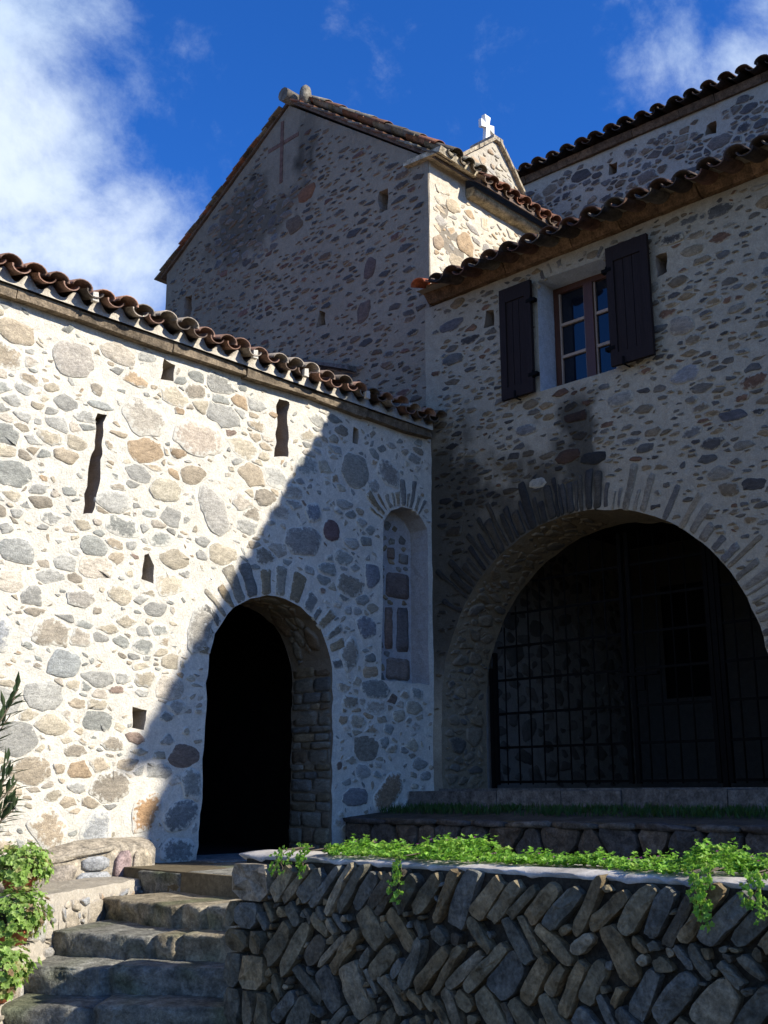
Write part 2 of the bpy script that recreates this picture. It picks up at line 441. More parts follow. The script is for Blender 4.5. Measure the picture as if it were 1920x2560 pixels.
def rubble_fill(mb, F, pk, box, passes, st, gap, drop, h, pal, wd, rng, stain=None, lime=None, m=1, shear=0.0, loose=1.5, tight=.66):
    """stones of many sizes that fit their neighbours: a power diagram, stretched st times along the courses"""
    u0, u1, v0, v1 = box; S = []; cell = {}; cs = .12
    def near(x, y, rad):
        k = int(rad / cs) + 1; a, b = int(x / cs), int(y / cs); o = []
        for i in range(a - k, a + k + 1):
            for j in range(b - k, b + k + 1): o += cell.get((i, j), ())
        return o
    rmax = max(p[2] for p in passes)
    for tries, r0, r1 in passes:
        for _ in range(tries):
            u = rng.uniform(u0, u1); v = rng.uniform(v0, v1); r = rng.uniform(r0, r1)
            j = int((v - pk.v0) / pk.res); i = int((u - pk.u0) / pk.res)
            if not (0 <= j < pk.ny and 0 <= i < pk.nx) or pk.g[j, i]: continue
            x, y = u, v * st
            if any((S[q][0] - x) ** 2 + (S[q][1] - y) ** 2 < (tight * (r + S[q][2])) ** 2 for q in near(x, y, r + rmax)): continue
            cell.setdefault((int(x / cs), int(y / cs)), []).append(len(S)); S.append((x, y, r))
    for q, (x, y, r) in enumerate(S):
        if rng.random() < drop: continue
        ph = rng.random(); n0 = rng.choice((4, 5, 5, 6))
        poly = [(x + r * loose * rng.uniform(.66, 1.1) * math.cos(6.283 * (i + ph) / n0), y + r * loose * rng.uniform(.66, 1.1) * math.sin(6.283 * (i + ph) / n0)) for i in range(n0)]
        for k in near(x, y, r * 1.3 + rmax * 1.3):
            if k == q: continue
            X, Y, R_ = S[k]; nx_, ny_ = X - x, Y - y; d2 = nx_ * nx_ + ny_ * ny_
            t = .5 + (r * r - R_ * R_) / (2 * d2); mx_, my_ = x + nx_ * t, y + ny_ * t; o = []
            for i in range(len(poly)):
                a = poly[i]; b = poly[(i + 1) % len(poly)]
                da = (a[0] - mx_) * nx_ + (a[1] - my_) * ny_; db = (b[0] - mx_) * nx_ + (b[1] - my_) * ny_
                if da <= 0: o.append(a)
                if da * db < 0: w = da / (da - db); o.append((a[0] + (b[0] - a[0]) * w, a[1] + (b[1] - a[1]) * w))
            poly = o
            if len(poly) < 3: break
        if len(poly) < 3: continue
        p = [(a[0] + shear * (a[1] / st - y / st), a[1] / st) for a in poly]
        mn = min(r, r / st)
        p = scaled(p, 1, -rng.uniform(*gap) * (.6 + .4 * min(1, mn / .06)))
        xs = [a[0] for a in p]; ys = [a[1] for a in p]
        if min(max(xs) - min(xs), max(ys) - min(ys)) < .018: continue
        p = [(a[0] + rng.uniform(-.12, .12) * mn, a[1] + rng.uniform(-.12, .12) * mn) for a in p]
        p = roughen(cut(p, rng.uniform(.08, .24)), mn * .06, rng, max(.016, mn * .4))
        if not pk.place(p, 0): continue
        c = pick(rng, pal); lm = lime
        if stain: k = stain(*centroid(p)); c = mul(c, k); lm = mul(lime, k) if lime else None
        add_stone(mb, F, p, h * rng.uniform(.4, 1.5), c, wd, rng, m, bulge=.1, edge=.87, lime=lm)

def voussoirs(mb, F, pk, c, half, spring, rise, length, ts, pal, wd, rng, h=.012, stain=None, lo=.0, lime=None, lv=(.7, 1.15)):
    """thin radial stones round an arch; ts = list of (angle start, angle end) in degrees"""
    for t0, t1 in ts:
        L_ = length * rng.uniform(*lv); g = .004
        o = []
        a0, a1 = R(t0), R(t1)
        for t, k in ((a0, lo), (a0, .5), (a0, 1.0), (a1, 1.0), (a1, .5), (a1, lo)):
            x = c + half * math.cos(t); y = spring + rise * math.sin(t)
            nx, ny = math.cos(t) / half, math.sin(t) / rise; d = math.hypot(nx, ny); nx /= d; ny /= d
            jj = rng.uniform(-.012, .012)
            o.append((x + nx * (L_ * k + g) + jj, y + ny * (L_ * k + g) + jj))
        p = roughen(cut(scaled(o, .98, -.002), .14), .005, rng, .05)
        if pk.place(p, .0, True):
            cc = pick(rng, pal)
            if stain: cc = mul(cc, stain(*centroid(p)))
            add_stone(mb, F, p, h * rng.uniform(.6, 1.4), cc, wd, rng, edge=.86, bulge=.1, lime=(mul(lime, stain(*centroid(p))) if stain else lime) if lime else None)

def angles(a, b, lo, hi, rng, gap=(.8, 2.2)):
    o = []; t = a
    while t < b:
        w = rng.uniform(lo, hi); o.append((t, min(b, t + w))); t += w + rng.uniform(*gap)
    return o

# ------------------------------------------------------------------ canal tiles
def tile_arc(mb, p0, p1, side, up, r0, r1, convex, col, th=.013, n=9, span=1.0, dirt=None):
    """one canal tile from its upper end p0 to its lower end p1"""
    p0, p1, side, up = map(Vector, (p0, p1, side, up)); rings = []
    K = 3
    for k in range(K):
        t = k / (K - 1); c = p0.lerp(p1, t); r = r0 + (r1 - r0) * t
        for off in (0, -th):
            ring = []
            for i in range(n):
                a = math.pi * (.5 - span / 2 + span * i / (n - 1))
                x = -math.cos(a) * (r + off) ; y = math.sin(a) * (r + off)
                if not convex: y = -y
                cc = col if dirt is None else lerp(col, dirt, max(0, min(1, .5 + nz(c.x * 3 + i, c.y * 3, t * 2))))
                ring.append(mb.vert(c + side * x + up * (y * .70), cc))
            rings.append(ring)
    def strip(A, B, flip):
        for i in range(n - 1):
            q = (A[i], A[i + 1], B[i + 1], B[i])
            mb.face(q[::-1] if flip else q, 0, True)
    for k in range(K - 1):
        strip(rings[2 * k], rings[2 * k + 2], not convex); strip(rings[2 * k + 1], rings[2 * k + 3], convex)
        for e in (0, n - 1):
            a, b, c_, d = rings[2 * k][e], rings[2 * k + 2][e], rings[2 * k + 3][e], rings[2 * k + 1][e]
            mb.face((a, b, c_, d), 0)
    strip(rings[0], rings[1], True); strip(rings[-2], rings[-1], False)

TPAL = [(3, (.30, .18, .13)), (2, (.23, .165, .125)), (2, (.36, .20, .135)), (2.5, (.36, .30, .235)), (1, (.15, .12, .095))]
def tile_roof(mb, eave0, along, upslope, n, period, courses, rng, pal=TPAL, clen=.34, tl=.44, r=.085, jit=.008, out=0.0):
    """rows of channel and cover tiles; eave0 = first channel's lip, along = unit eave direction, upslope = unit direction up the slope"""
    eave0 = Vector(eave0); al = Vector(along).normalized(); us = Vector(upslope).normalized(); up = al.cross(us).normalized()
    if up.z < 0: up = -up
    for i in range(n):
        for k in range(courses):
            for convex in (False, True):
                j = Vector((rng.gauss(0, jit), rng.gauss(0, jit), rng.gauss(0, jit * .6)))
                b = eave0 + al * (period * (i + (.5 if convex else 0))) + us * (clen * k + (rng.uniform(-.015, .03) if k == 0 else rng.uniform(-.01, .01))) + up * (.016 * (k > 0) + (.066 if convex else .06)) + j * (1 if k == 0 else .7)
                if convex: b += us * .02
                elif k == 0: b -= us * out
                tw = al * rng.gauss(0, .006)
                c = pick(rng, pal)
                rr = r * rng.uniform(.94, 1.05)
                lift = up * .012
                tile_arc(mb, b + us * tl - lift * .6 + tw, b + lift * .3, al, up, rr * (.84 if convex else 1.0), rr * (1.06 if convex else .86), convex, c, dirt=mul(c, .6))

# =================================================================== setting
XB, YA = 8.27, 7.28
g = MB()
for s_ in (1,):
    i = [g.vert(p) for p in ((-900, -900, -1.55), (900, -900, -1.55), (900, 900, -1.55), (-900, 900, -1.55))]
    g.face(i)
tag(g.build('ground', M_GROUND), kind='structure')
p = MB(); p.hexa([(4.3, -6, -1.54), (7.02, -6, -1.54), (7.02, 7.27, -1.54), (4.66, 7.27, -1.54), (4.3, -6, -.505), (7.02, -6, -.505), (7.02, 7.27, -.505), (4.66, 7.27, -.505)])
tag(p.build('path', M_GROUND), kind='structure')

# ------------------------------------------------------------------ sunlit porch building (wall A)
FA = Frame((0, YA, 0), (1, 0, 0), (0, 0, 1))
rngA = random.Random(11)
def wdA(u, v): return .013 * nz(u * 1.3, v * 1.3, 1) + .008 * nz(u * 5, v * 5, 2) + .004 * nz(u * 13, v * 13, 4)
MA = (.60, .565, .47)
def colA(u, v):
    t = .5 + .5 * nz(u * .8, v * .8, 7); c = lerp(mul(MA, .93), (.64, .575, .47), t)
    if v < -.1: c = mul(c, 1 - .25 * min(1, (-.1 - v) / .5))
    return c
porch = thing('stone_porch', (5, YA, -.5), 'low stone porch with the round arched doorway, half sunlit and half in shade', 'building')
DC, DH, DS, DR = 6.2, .70, 1.0, .68
door_poly = refine([(5.47, -.52)] + [(6.9, -.52)] + arch_pts(DC, DH, DS, DR), .06, .022, 3)
door_poly = [(x, min(max(y, -.52), 5)) for x, y in door_poly]
NI = refine([(7.53, 1.045), (8.205, 1.045), (8.205, 2.62), (8.12, 2.72), (7.98, 2.79), (7.82, 2.79), (7.68, 2.73), (7.56, 2.60)], .07, .012, 9)
rev = (.40, .35, .28); dk = (.30, .25, .2)
slits = [refine([(4.26, 2.065), (4.355, 2.07), (4.405, 2.90), (4.325, 2.905)], .035, .03, 21),
         refine([(6.135, 2.94), (6.30, 2.965), (6.29, 3.50), (6.175, 3.51)], .035, .035, 22)]
putlog = [refine(q, .035, .022, 30 + k) for k, q in enumerate([
    [(4.89, 3.335), (5.02, 3.35), (5.02, 3.50), (4.91, 3.515)], [(7.135, 3.30), (7.21, 3.30), (7.20, 3.455), (7.135, 3.47)],
    [(4.815, 1.63), (4.94, 1.62), (4.935, 1.76), (4.87, 1.84), (4.825, 1.83)], [(4.80, .49), (4.915, .475), (4.93, .62), (4.81, .635)]])]
holesA = [(door_poly, None, (.20, .165, .12)), (NI, .235, (.40, .38, .36))] + [(s_, .34, dk) for s_ in slits] + [(q, .22, rev) for q in putlog]
mbA = MB()
outA = [(1.6, -.75), (8.30, -.75), (8.30, 3.60), (1.6, 3.60)]
wall_panel(mbA, FA, outA, holesA, wdA, colA, .55, grid=.065, seed=3)
pkA = Packer(1.6, 8.27, -.75, 3.60)
pkA.block_outside([(1.62, -.73), (8.255, -.73), (8.255, 3.575), (1.62, 3.575)])
for h in [door_poly, NI] + slits + putlog: pkA.block(scaled(h, 1, .012))
pkA.block([(8.17, 1.0), (8.27, 1.0), (8.27, 2.7), (8.17, 2.7)])
PA = [(3.0, (.33, .315, .27)), (1.8, (.265, .262, .225)), (2.6, (.40, .345, .25)), (1.6, (.37, .305, .215)), (1.2, (.28, .24, .18)), (1.4, (.47, .41, .32)), (.6, (.36, .265, .165)), (.3, (.22, .16, .12))]
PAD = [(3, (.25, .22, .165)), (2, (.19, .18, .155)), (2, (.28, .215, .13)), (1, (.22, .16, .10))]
# placed stones: (u, v, half length, half height, angle, colour)
for u, v, a, b, an, c in [
    (5.33, .40, .15, .17, 0, (.30, .19, .10)), (5.30, -.16, .17, .13, .05, (.19, .195, .18)), (5.28, -.43, .19, .10, 0, (.20, .20, .18)), (5.38, .08, .10, .13, 0, (.25, .24, .2)),
    (4.98, -.13, .14, .13, .3, (.36, .22, .11)), (7.72, 1.73 + .52, .0, .0, 0, (0, 0, 0)),
    (5.40, 1.30, .13, .20, .25, (.30, .275, .225)), (5.27, 1.55, .15, .17, .4, (.29, .27, .22)), (5.52, 1.62, .10, .17, -.5, (.30, .255, .195)), (5.36, .98, .15, .12, 0, (.34, .31, .27)),
    (7.32, 1.52, .12, .12, .6, (.20, .20, .205)), (7.10, 1.24, .13, .16, .4, (.29, .25, .19)), (7.02, .96, .13, .09, 0, (.22, .20, .175)),
    (7.63, .02, .24, .13, .75, (.26, .175, .105)), (7.50, -.02, .0, .0, 0, (0, 0, 0)), (7.20, -.03, .17, .08, 0, (.21, .2, .19)),
    (6.50, 2.22, .22, .14, 0, (.27, .245, .21)), (6.62, 2.50, .10, .09, .2, (.21, .22, .23)), (6.86, 2.38, .11, .10, 0, (.16, .10, .09)), (7.4, 2.02, .10, .13, 0, (.2, .2, .205)),
    (7.15, 3.02, .20, .17, 0, (.30, .275, .22)), (7.62, 3.10, .16, .15, 0, (.27, .245, .205)), (7.25, 1.90, .11, .13, 0, (.22, .20, .19)),
    (5.50, 2.32, .14, .22, .15, (.36, .335, .285)), (5.30, 2.92, .26, .17, -.15, (.42, .35, .27)), (4.75, 2.95, .2, .16, -.3, (.40, .355, .28)), (5.0, 2.4, .16, .11, .3, (.43, .38, .28)),
    (4.20, .92, .15, .10, 0, (.29, .295, .27)), (4.10, 3.28, .18, .16, .1, (.38, .34, .28)), (3.60, 1.08, .18, .13, 0, (.30, .30, .29)), (4.35, 2.96, .13, .035, 0, (.34, .34, .30)),
    (4.55, -.26, .14, .15, .4, (.31, .31, .29)), (4.15, -.24, .17, .15, -.3, (.36, .29, .20)), (4.3, 1.42, .13, .07, 0, (.32, .29, .24)), (3.75, 1.7, .15, .1, 0, (.29, .285, .25))]:
    if a <= 0: continue
    q = stone_shape(u, v, a, b, an, rngA, 8, .10)
    if pkA.place(q, .008): add_stone(mbA, FA, q, .009, c, wdA, rngA, bulge=.1, edge=.86, lime=MA)
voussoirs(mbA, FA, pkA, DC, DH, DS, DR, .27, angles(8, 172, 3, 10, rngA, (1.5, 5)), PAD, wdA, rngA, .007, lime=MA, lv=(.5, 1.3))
NC = 7.87
voussoirs(mbA, FA, pkA, NC, .34, 2.50, .30, .27, angles(22, 160, 4, 9, rngA, (2, 6)), PAD, wdA, rngA, .010, lime=MA, lv=(.5, 1.2))
rubble_fill(mbA, FA, pkA, (1.65, 8.25, -.72, 3.57), [(220, .15, .21), (1200, .10, .15), (3500, .068, .10), (2600, .042, .068), (1500, .028, .042)], 1.6, (.007, .022), .06, .005, PA, wdA, rngA, None, MA)
fill(mbA, FA, pkA, (1.65, 8.25, -.72, 3.57), [(3000, (.022, .05), (1.0, 3.0), 0, .6, .012, .004)], PA, wdA, rngA, lime=MA)
# niche back stones
FN = Frame((0, YA + .235, 0), (1, 0, 0), (0, 0, 1)); w0 = lambda u, v: 0.0
pkN = Packer(7.5, 8.3, 1.0, 2.9); pkN.block_outside([(7.55, 1.06), (8.19, 1.06), (8.19, 2.6), (7.9, 2.75), (7.55, 2.6)])
for u, v, a, b, c in [(8.00, 1.20, .17, .11, (.22, .17, .135)), (7.87, 1.60, .055, .21, (.25, .165, .12)), (8.07, 1.60, .085, .23, (.14, .12, .11)), (8.00, 2.04, .17, .13, (.16, .12, .10)), (7.90, 2.36, .05, .06, (.2, .14, .1)), (8.09, 2.33, .07, .05, (.22, .2, .17))]:
    q = roughen(cut([(u - a, v - b), (u + a, v - b * .95), (u + a * .95, v + b), (u - a * .9, v + b * .93)], .10), .006, rngA, .05)
    if pkN.place(q, .0): add_stone(mbA, FN, q, .012, c, w0, rngA, edge=.9)
fill(mbA, FN, pkN, (7.55, 8.2, 1.06, 2.75), [(800, (.04, .07), (1, 1.8), 0, .4, .015, .01)], PAD, w0, rngA)
# door jamb (the side that faces the viewer) built of coursed stones
FJ = Frame((6.905, YA + .02, 0), (0, 1, 0), (0, 0, 1)); FJ = Frame((6.902, YA + .53, 0), (0, -1, 0), (0, 0, 1))
v = -.5
while v < 1.05:
    hh = rngA.uniform(.05, .15); u = .0
    while u < .5:
        ww = rngA.uniform(.12, .34); u1 = min(.51, u + ww)
        jj = lambda: rngA.uniform(-.007, .007)
        q = roughen(cut([(u + .006, v + .005 + jj()), (u1 - .006, v + .005 + jj()), (u1 - .006 + jj(), v + hh - .005 + jj()), (u + .006 + jj(), v + hh - .005 + jj())], .12), .005, rngA, .05)
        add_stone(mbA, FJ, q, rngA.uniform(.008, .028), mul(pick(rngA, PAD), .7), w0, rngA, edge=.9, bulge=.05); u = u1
    v += hh
class DoorSoffit:                               # u = depth, v = length along the curve from the right springing
    def P(s, u, v, n=0):
        t = v / .69; x = DC + DH * math.cos(t); z = DS + DR * math.sin(t)
        return Vector((x - math.cos(t) * n, YA + .02 + u, z - math.sin(t) * n))
pkD_ = Packer(0, .52, 0, 1.9); pkD_.block_outside([(.02, .06), (.50, .06), (.50, 1.85), (.02, 1.85)])
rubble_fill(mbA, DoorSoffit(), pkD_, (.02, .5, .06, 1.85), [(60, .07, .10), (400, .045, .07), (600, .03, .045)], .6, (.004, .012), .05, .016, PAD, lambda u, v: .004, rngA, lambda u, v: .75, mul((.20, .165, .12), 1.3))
mbA.build('wall', [M_MORTAR, M_STONE], porch)
# cornice, mortar bed, tiles
cn = MB(); x = 1.6; rngc = random.Random(5)
while x < 8.1:
    x1 = min(8.2, x + rngc.uniform(.5, 1.1)); e = rngc.uniform(-.012, .012)
    cn.hexa([(x + .003, 7.20 + e, 3.575 + e), (x1 - .003, 7.20 + e, 3.575 - e), (x1 - .003, 7.7, 3.585), (x + .003, 7.7, 3.585), (x + .003, 7.19 + e, 3.648), (x1 - .003, 7.195 - e, 3.65), (x1 - .003, 7.7, 3.66), (x + .003, 7.7, 3.66)], mul((.20, .155, .105), rngc.uniform(.75, 1.2)))
    x = x1
cn.build('cornice', M_ROUGH, porch)
PER = .2
bed = MB(); nx = int((8.2 - 1.6) / .025)
rows = []
for yy, k in ((7.165, 1), (7.23, 1.02), (7.7, 1.5)):
    top = []; bot = []
    for i in range(nx + 1):
        x = 1.6 + i * .025; ph = (x - 1.7) / PER
        sc = .5 - .5 * math.cos(2 * math.pi * ph)            # low under the channels
        z = 3.665 + (.02 + .085 * sc ** 1.4 + .02 * nz(x * 9, yy * 3, 3)) * (1 if k < 1.2 else 1.3)
        top.append(bed.vert((x, yy + .012 * nz(x * 14, 2, z * 3), z), (.46, .41, .33))); bot.append(bed.vert((x, yy - .004, 3.652), (.52, .46, .37)))
    rows.append((top, bot))
for i in range(nx):
    bed.face((rows[0][1][i], rows[0][1][i + 1], rows[0][0][i + 1], rows[0][0][i]), 0, True)
    for k in range(2): bed.face((rows[k][0][i], rows[k][0][i + 1], rows[k + 1][0][i + 1], rows[k + 1][0][i]), 0, True)
bed.build('mortar_bed', M_MORTAR, porch)
rf = MB(); sl = Vector((0, 1, .31)).normalized()
tile_roof(rf, (1.7, 7.065, 3.70), (1, 0, 0), sl, 33, PER, 14, random.Random(21), r=.088, jit=.014)
orange = (.55, .16, .06)
tile_arc(rf, (6.70, 8.9, 4.53), (6.74, 8.55, 4.44), (1, 0, 0), (0, -.3, .95), .085, .10, True, orange)
rf.build('tiled_roof', M_TILE, porch)
# white plugs of lime in a few tile ends
for i in (4, 12, 15, 19):
    x = 1.7 + PER * (i + 8) * 1.0 + .02
    pl = MB()
    if x < 8: pl.hexa([(x - .03, 7.06, 3.70), (x + .025, 7.06, 3.70), (x + .02, 7.1, 3.70), (x - .02, 7.1, 3.70), (x - .035, 7.05, 3.765), (x + .01, 7.05, 3.775), (x + .01, 7.1, 3.775), (x - .03, 7.1, 3.765)], (.62, .57, .48))
    if x < 8: pl.build('lime_plug', M_MORTAR, porch)
# inside of the porch: a dark passage, roof deck
ins = MB()
def room(mb, x0, x1, y0, y1, z0, z1, skip=(), c=(.05, .045, .04)):
    P = [(x0, y0, z0), (x1, y0, z0), (x1, y1, z0), (x0, y1, z0), (x0, y0, z1), (x1, y0, z1), (x1, y1, z1), (x0, y1, z1)]
    i = [mb.vert(q, c) for q in P]
    for nm, q in (('bot', (0, 1, 2, 3)), ('top', (7, 6, 5, 4)), ('y0', (4, 5, 1, 0)), ('x1', (5, 6, 2, 1)), ('y1', (6, 7, 3, 2)), ('x0', (7, 4, 0, 3))):
        if nm not in skip: mb.face([i[k] for k in q])
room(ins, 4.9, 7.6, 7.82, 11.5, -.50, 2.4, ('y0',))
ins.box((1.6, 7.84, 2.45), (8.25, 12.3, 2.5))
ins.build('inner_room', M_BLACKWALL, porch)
sh = MB()
sh.hexa([(1.6, 7.5, 3.60), (8.25, 7.5, 3.60), (8.25, 12.3, 5.05), (1.6, 12.3, 5.05), (1.6, 7.5, 3.64), (8.25, 7.5, 3.64), (8.25, 12.3, 5.1), (1.6, 12.3, 5.1)], MA)
sh.box((1.6, 7.835, -.75), (2.0, 12.3, 3.58), MA); sh.box((2.0, 12.0, -.75), (8.25, 12.3, 3.58), MA)
sh.build('rear_wall', M_MORTAR, porch)
th = MB(); th.box((5.40, 6.98, -.62), (7.0, 7.82, -.496), (.22, .21, .19)); th.build('door_sill', M_ROUGH, porch)

# ------------------------------------------------------------------ house with the window and the big arch (wall B)
FB = Frame((XB, YA, 0), (0, -1, 0), (0, 0, 1))     # u = YA - Y
rngB = random.Random(23)
def wdB(u, v): return .014 * nz(u * 1.2, v * 1.2, 11) + .008 * nz(u * 4.5, v * 4.5, 12) + .004 * nz(u * 12, v * 12, 14)
def sst(a, b, x):
    t = max(0, min(1, (x - a) / (b - a))); return t * t * (3 - 2 * t)
def stainB(u, v):
    k = 1.0
    w = .10 * nz(u * 4, v * 4, 3) + .07 * nz(u * 11, v * 9, 5) + .07 * nz(u * 12, v * 2, 8)
    s1 = sst(.24, .12, abs(u - 1.83 - .04 * math.sin(v * 3) + w)) * sst(2.4, 2.75, v) * sst(3.78, 3.5, v)   # streak below the sill
    s2 = sst(.50, .05, u - .35 + w * 2.2 - .25 * sst(3.5, 2.6, v)) * sst(1.2, 1.9, v) * sst(3.95, 3.2, v + w * 2)      # damp patch beside the corner
    d = math.hypot((u - 1.8) / 2.05, (v - .85) / 2.05)
    d = math.hypot((u - 1.8) / 1.69, (v - .85) / 1.65)
    s3 = sst(1.62, 1.22, d + w * 1.6) * sst(2.15, 1.5, u + w * 2) * sst(.6, 1.5, v)
    s4 = sst(.10, -.05, v - .35 + w) * .5
    return 1 - .76 * max(s1, s2, s3, s4 * .6)
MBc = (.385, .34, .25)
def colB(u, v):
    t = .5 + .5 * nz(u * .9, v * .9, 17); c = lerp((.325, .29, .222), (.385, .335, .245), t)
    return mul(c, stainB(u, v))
house = thing('stone_house', (XB, 3, 0), 'shaded stone house with a shuttered window above a wide gated arch', 'building')
BC, BH, BS, BR = YA - 5.48, 1.69, .85, 1.65
big = refine([(BC - 1.70, -.02), (BC + 1.70, -.02)] + arch_pts(BC, BH, BS, BR, 30), .07, .02, 41)
big = [(x, max(-.02, y)) for x, y in big]
win = [(YA - 5.86, 3.77), (YA - 5.01, 3.77), (YA - 5.02, 4.90), (YA - 5.85, 4.93)]
winr = refine(win, .2)
plB = [refine(q, .035, .022, 60 + k) for k, q in enumerate([[(.75, 4.64), (.88, 4.63), (.87, 4.80), (.78, 4.81)], [(2.745, 4.50), (2.86, 4.52), (2.85, 4.72), (2.75, 4.73)]])]
holesB = [(big, None, (.25, .20, .13)), (winr, .30, (.46, .50, .54))] + [(q, .2, dk) for q in plB]
mbB = MB()
outB = [(-.06, -.3), (7.97, -.3), (7.97, 5.10), (-.06, 5.10)]
wall_panel(mbB, FB, outB, holesB, wdB, colB, .69, grid=.05, seed=13)
pkB = Packer(0, 7.97, -.3, 5.1)
pkB.block_outside([(.03, -.28), (7.9, -.28), (7.9, 5.08), (.03, 5.08)])
for h in [big] + plB: pkB.block(scaled(h, 1, .01))
pkB.block(scaled(win, 1, .05))
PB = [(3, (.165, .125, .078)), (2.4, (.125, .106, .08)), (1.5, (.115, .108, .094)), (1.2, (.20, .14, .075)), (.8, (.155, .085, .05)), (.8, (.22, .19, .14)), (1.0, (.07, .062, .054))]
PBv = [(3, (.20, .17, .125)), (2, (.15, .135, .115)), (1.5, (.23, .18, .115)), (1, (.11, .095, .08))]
voussoirs(mbB, FB, pkB, BC, BH, BS, BR, .42, [a_ for a_ in angles(3, 80, .6, 2.8, rngB, (.6, 3.2)) if rngB.random() < .92], PBv, wdB, rngB, .009, stainB, lime=mul(MBc, .72), lv=(.35, 1.1))
voussoirs(mbB, FB, pkB, BC, BH, BS, BR, .45, angles(80, 177, .7, 2.8, rngB, (.2, 1.1)), PBv, wdB, rngB, .014, stainB, lime=(.13, .12, .10), lv=(.5, 1.25))
voussoirs(mbB, FB, pkB, (win[0][0] + win[1][0]) / 2, .62, 4.36, .62, .15, angles(48, 132, 2, 5, rngB, (2, 7)), PBv, wdB, rngB, .006, lo=.1, lime=MBc, lv=(.6, 1.2))
for u, v, a, b, an, c in [(.30, 4.80, .17, .065, .0, (.12, .11, .11)), (.62, 4.62, .12, .05, 0, (.15, .14, .13)), (2.95, 3.52, .15, .08, .15, (.21, .205, .195)), (2.95, 3.98, .13, .10, 0, (.24, .20, .15)), (2.3, 3.46, .13, .07, .0, (.23, .21, .17)), (1.24, 3.42, .12, .06, 0, (.15, .14, .125)),
                         (3.35, 3.05, .14, .05, -.1, (.09, .085, .085)), (3.1, 4.65, .11, .05, 0, (.24, .19, .12)), (1.35, 2.86, .10, .06, .1, (.27, .25, .2))]:
    q = stone_shape(u, v, a, b, an, rngB, 8, .1)
    if pkB.place(q, .006): add_stone(mbB, FB, q, .008, c, wdB, rngB, bulge=.1, edge=.86, lime=MBc)
rubble_fill(mbB, FB, pkB, (.03, 8.8, -.25, 5.08), [(150, .12, .165), (900, .08, .12), (3000, .055, .08), (6000, .035, .055)], 2.1, (.012, .026), .12, .008, PB, wdB, rngB, stainB, MBc)
fill(mbB, FB, pkB, (.03, 8.8, -.25, 5.08), [(2600, (.02, .045), (1.2, 3.4), .03, .35, .014, .006)], PB, wdB, rngB, stainB, lime=MBc)
class Soffit:                                   # runs along the underside of the arch: u = depth, v = length along the curve
    def P(s, u, v, n=0):
        Ls = BS
        if v < Ls: y, z, ny, nz_ = BC - BH, v, 1.0, 0.0
        else:
            t = math.pi - (v - Ls) / 1.67
            y = BC + BH * math.cos(t); z = BS + BR * math.sin(t); ny, nz_ = -math.cos(t) , -math.sin(t)
        return Vector((XB + u, YA - y - ny * n, z + nz_ * n))
FSo = Soffit(); pkS_ = Packer(0, .70, 0, 5.2); pkS_.block_outside([(.03, .03), (.66, .03), (.66, 5.1), (.03, 5.1)]); rngZ = random.Random(15)
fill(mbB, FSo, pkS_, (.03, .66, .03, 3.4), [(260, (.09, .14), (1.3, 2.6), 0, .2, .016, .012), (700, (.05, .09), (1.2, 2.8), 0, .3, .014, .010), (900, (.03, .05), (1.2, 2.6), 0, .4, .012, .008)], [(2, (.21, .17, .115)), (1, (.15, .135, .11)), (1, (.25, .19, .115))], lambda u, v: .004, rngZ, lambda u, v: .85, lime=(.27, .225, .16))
mbB.build('wall', [M_MORTAR, M_STONE], house)
cn = MB(); y = 7.25; rngc = random.Random(8)
while y > -.2:
    y1 = max(-.22, y - rngc.uniform(.3, .8)); e = rngc.uniform(-.012, .012)
    cn.hexa([(8.215 + e, y1 + .003, 5.105), (8.6, y1 + .003, 5.105), (8.6, y - .003, 5.105), (8.215 + e, y - .003, 5.105 + e), (8.15 + e, y1 + .003, 5.205), (8.6, y1 + .003, 5.215), (8.6, y - .003, 5.215), (8.15 - e, y - .003, 5.205)], mul((.17, .105, .06), rngc.uniform(.7, 1.25)))
    y = y1
cn.build('cornice', M_ROUGH, house)
rf = MB(); slB = Vector((1, 0, .30)).normalized()
DARKT = [(3, (.13, .075, .052)), (2, (.085, .062, .05)), (2, (.16, .082, .055)), (1, (.12, .10, .08))]
PB_ = .237
tile_roof(rf, (7.88, -.12, 5.085), (0, 1, 0), slB, 30, PB_, 14, random.Random(31), pal=DARKT, r=.094, out=.05)
tile_arc(rf, (8.1, 7.06, 5.22), (7.82, 7.04, 5.135), (0, 1, 0), (-.3, 0, .95), .085, .10, True, (.50, .15, .07))
rf.build('tiled_roof', M_TILE, house)
bd = MB()
bd.hexa([(8.05, -.2, 5.21), (8.6, -.2, 5.218), (8.6, 7.27, 5.218), (8.05, 7.27, 5.21), (8.05, -.2, 5.235), (12.45, -.2, 6.50), (12.45, 7.26, 6.50), (8.05, 7.27, 5.235)], (.3, .26, .2))
bd.build('roof_deck', M_MORTAR, house)
bk = MB()
bk.box((8.965, -.68, -.3), (12.45, .5, 5.2), MBc); bk.box((12.0, .5, -.3), (12.45, 7.27, 5.2), MBc)
bk.box((8.96, .5, 3.0), (12.0, 7.25, 3.2), (.1, .09, .08))
bk.build('rear_wall', M_MORTAR, house)
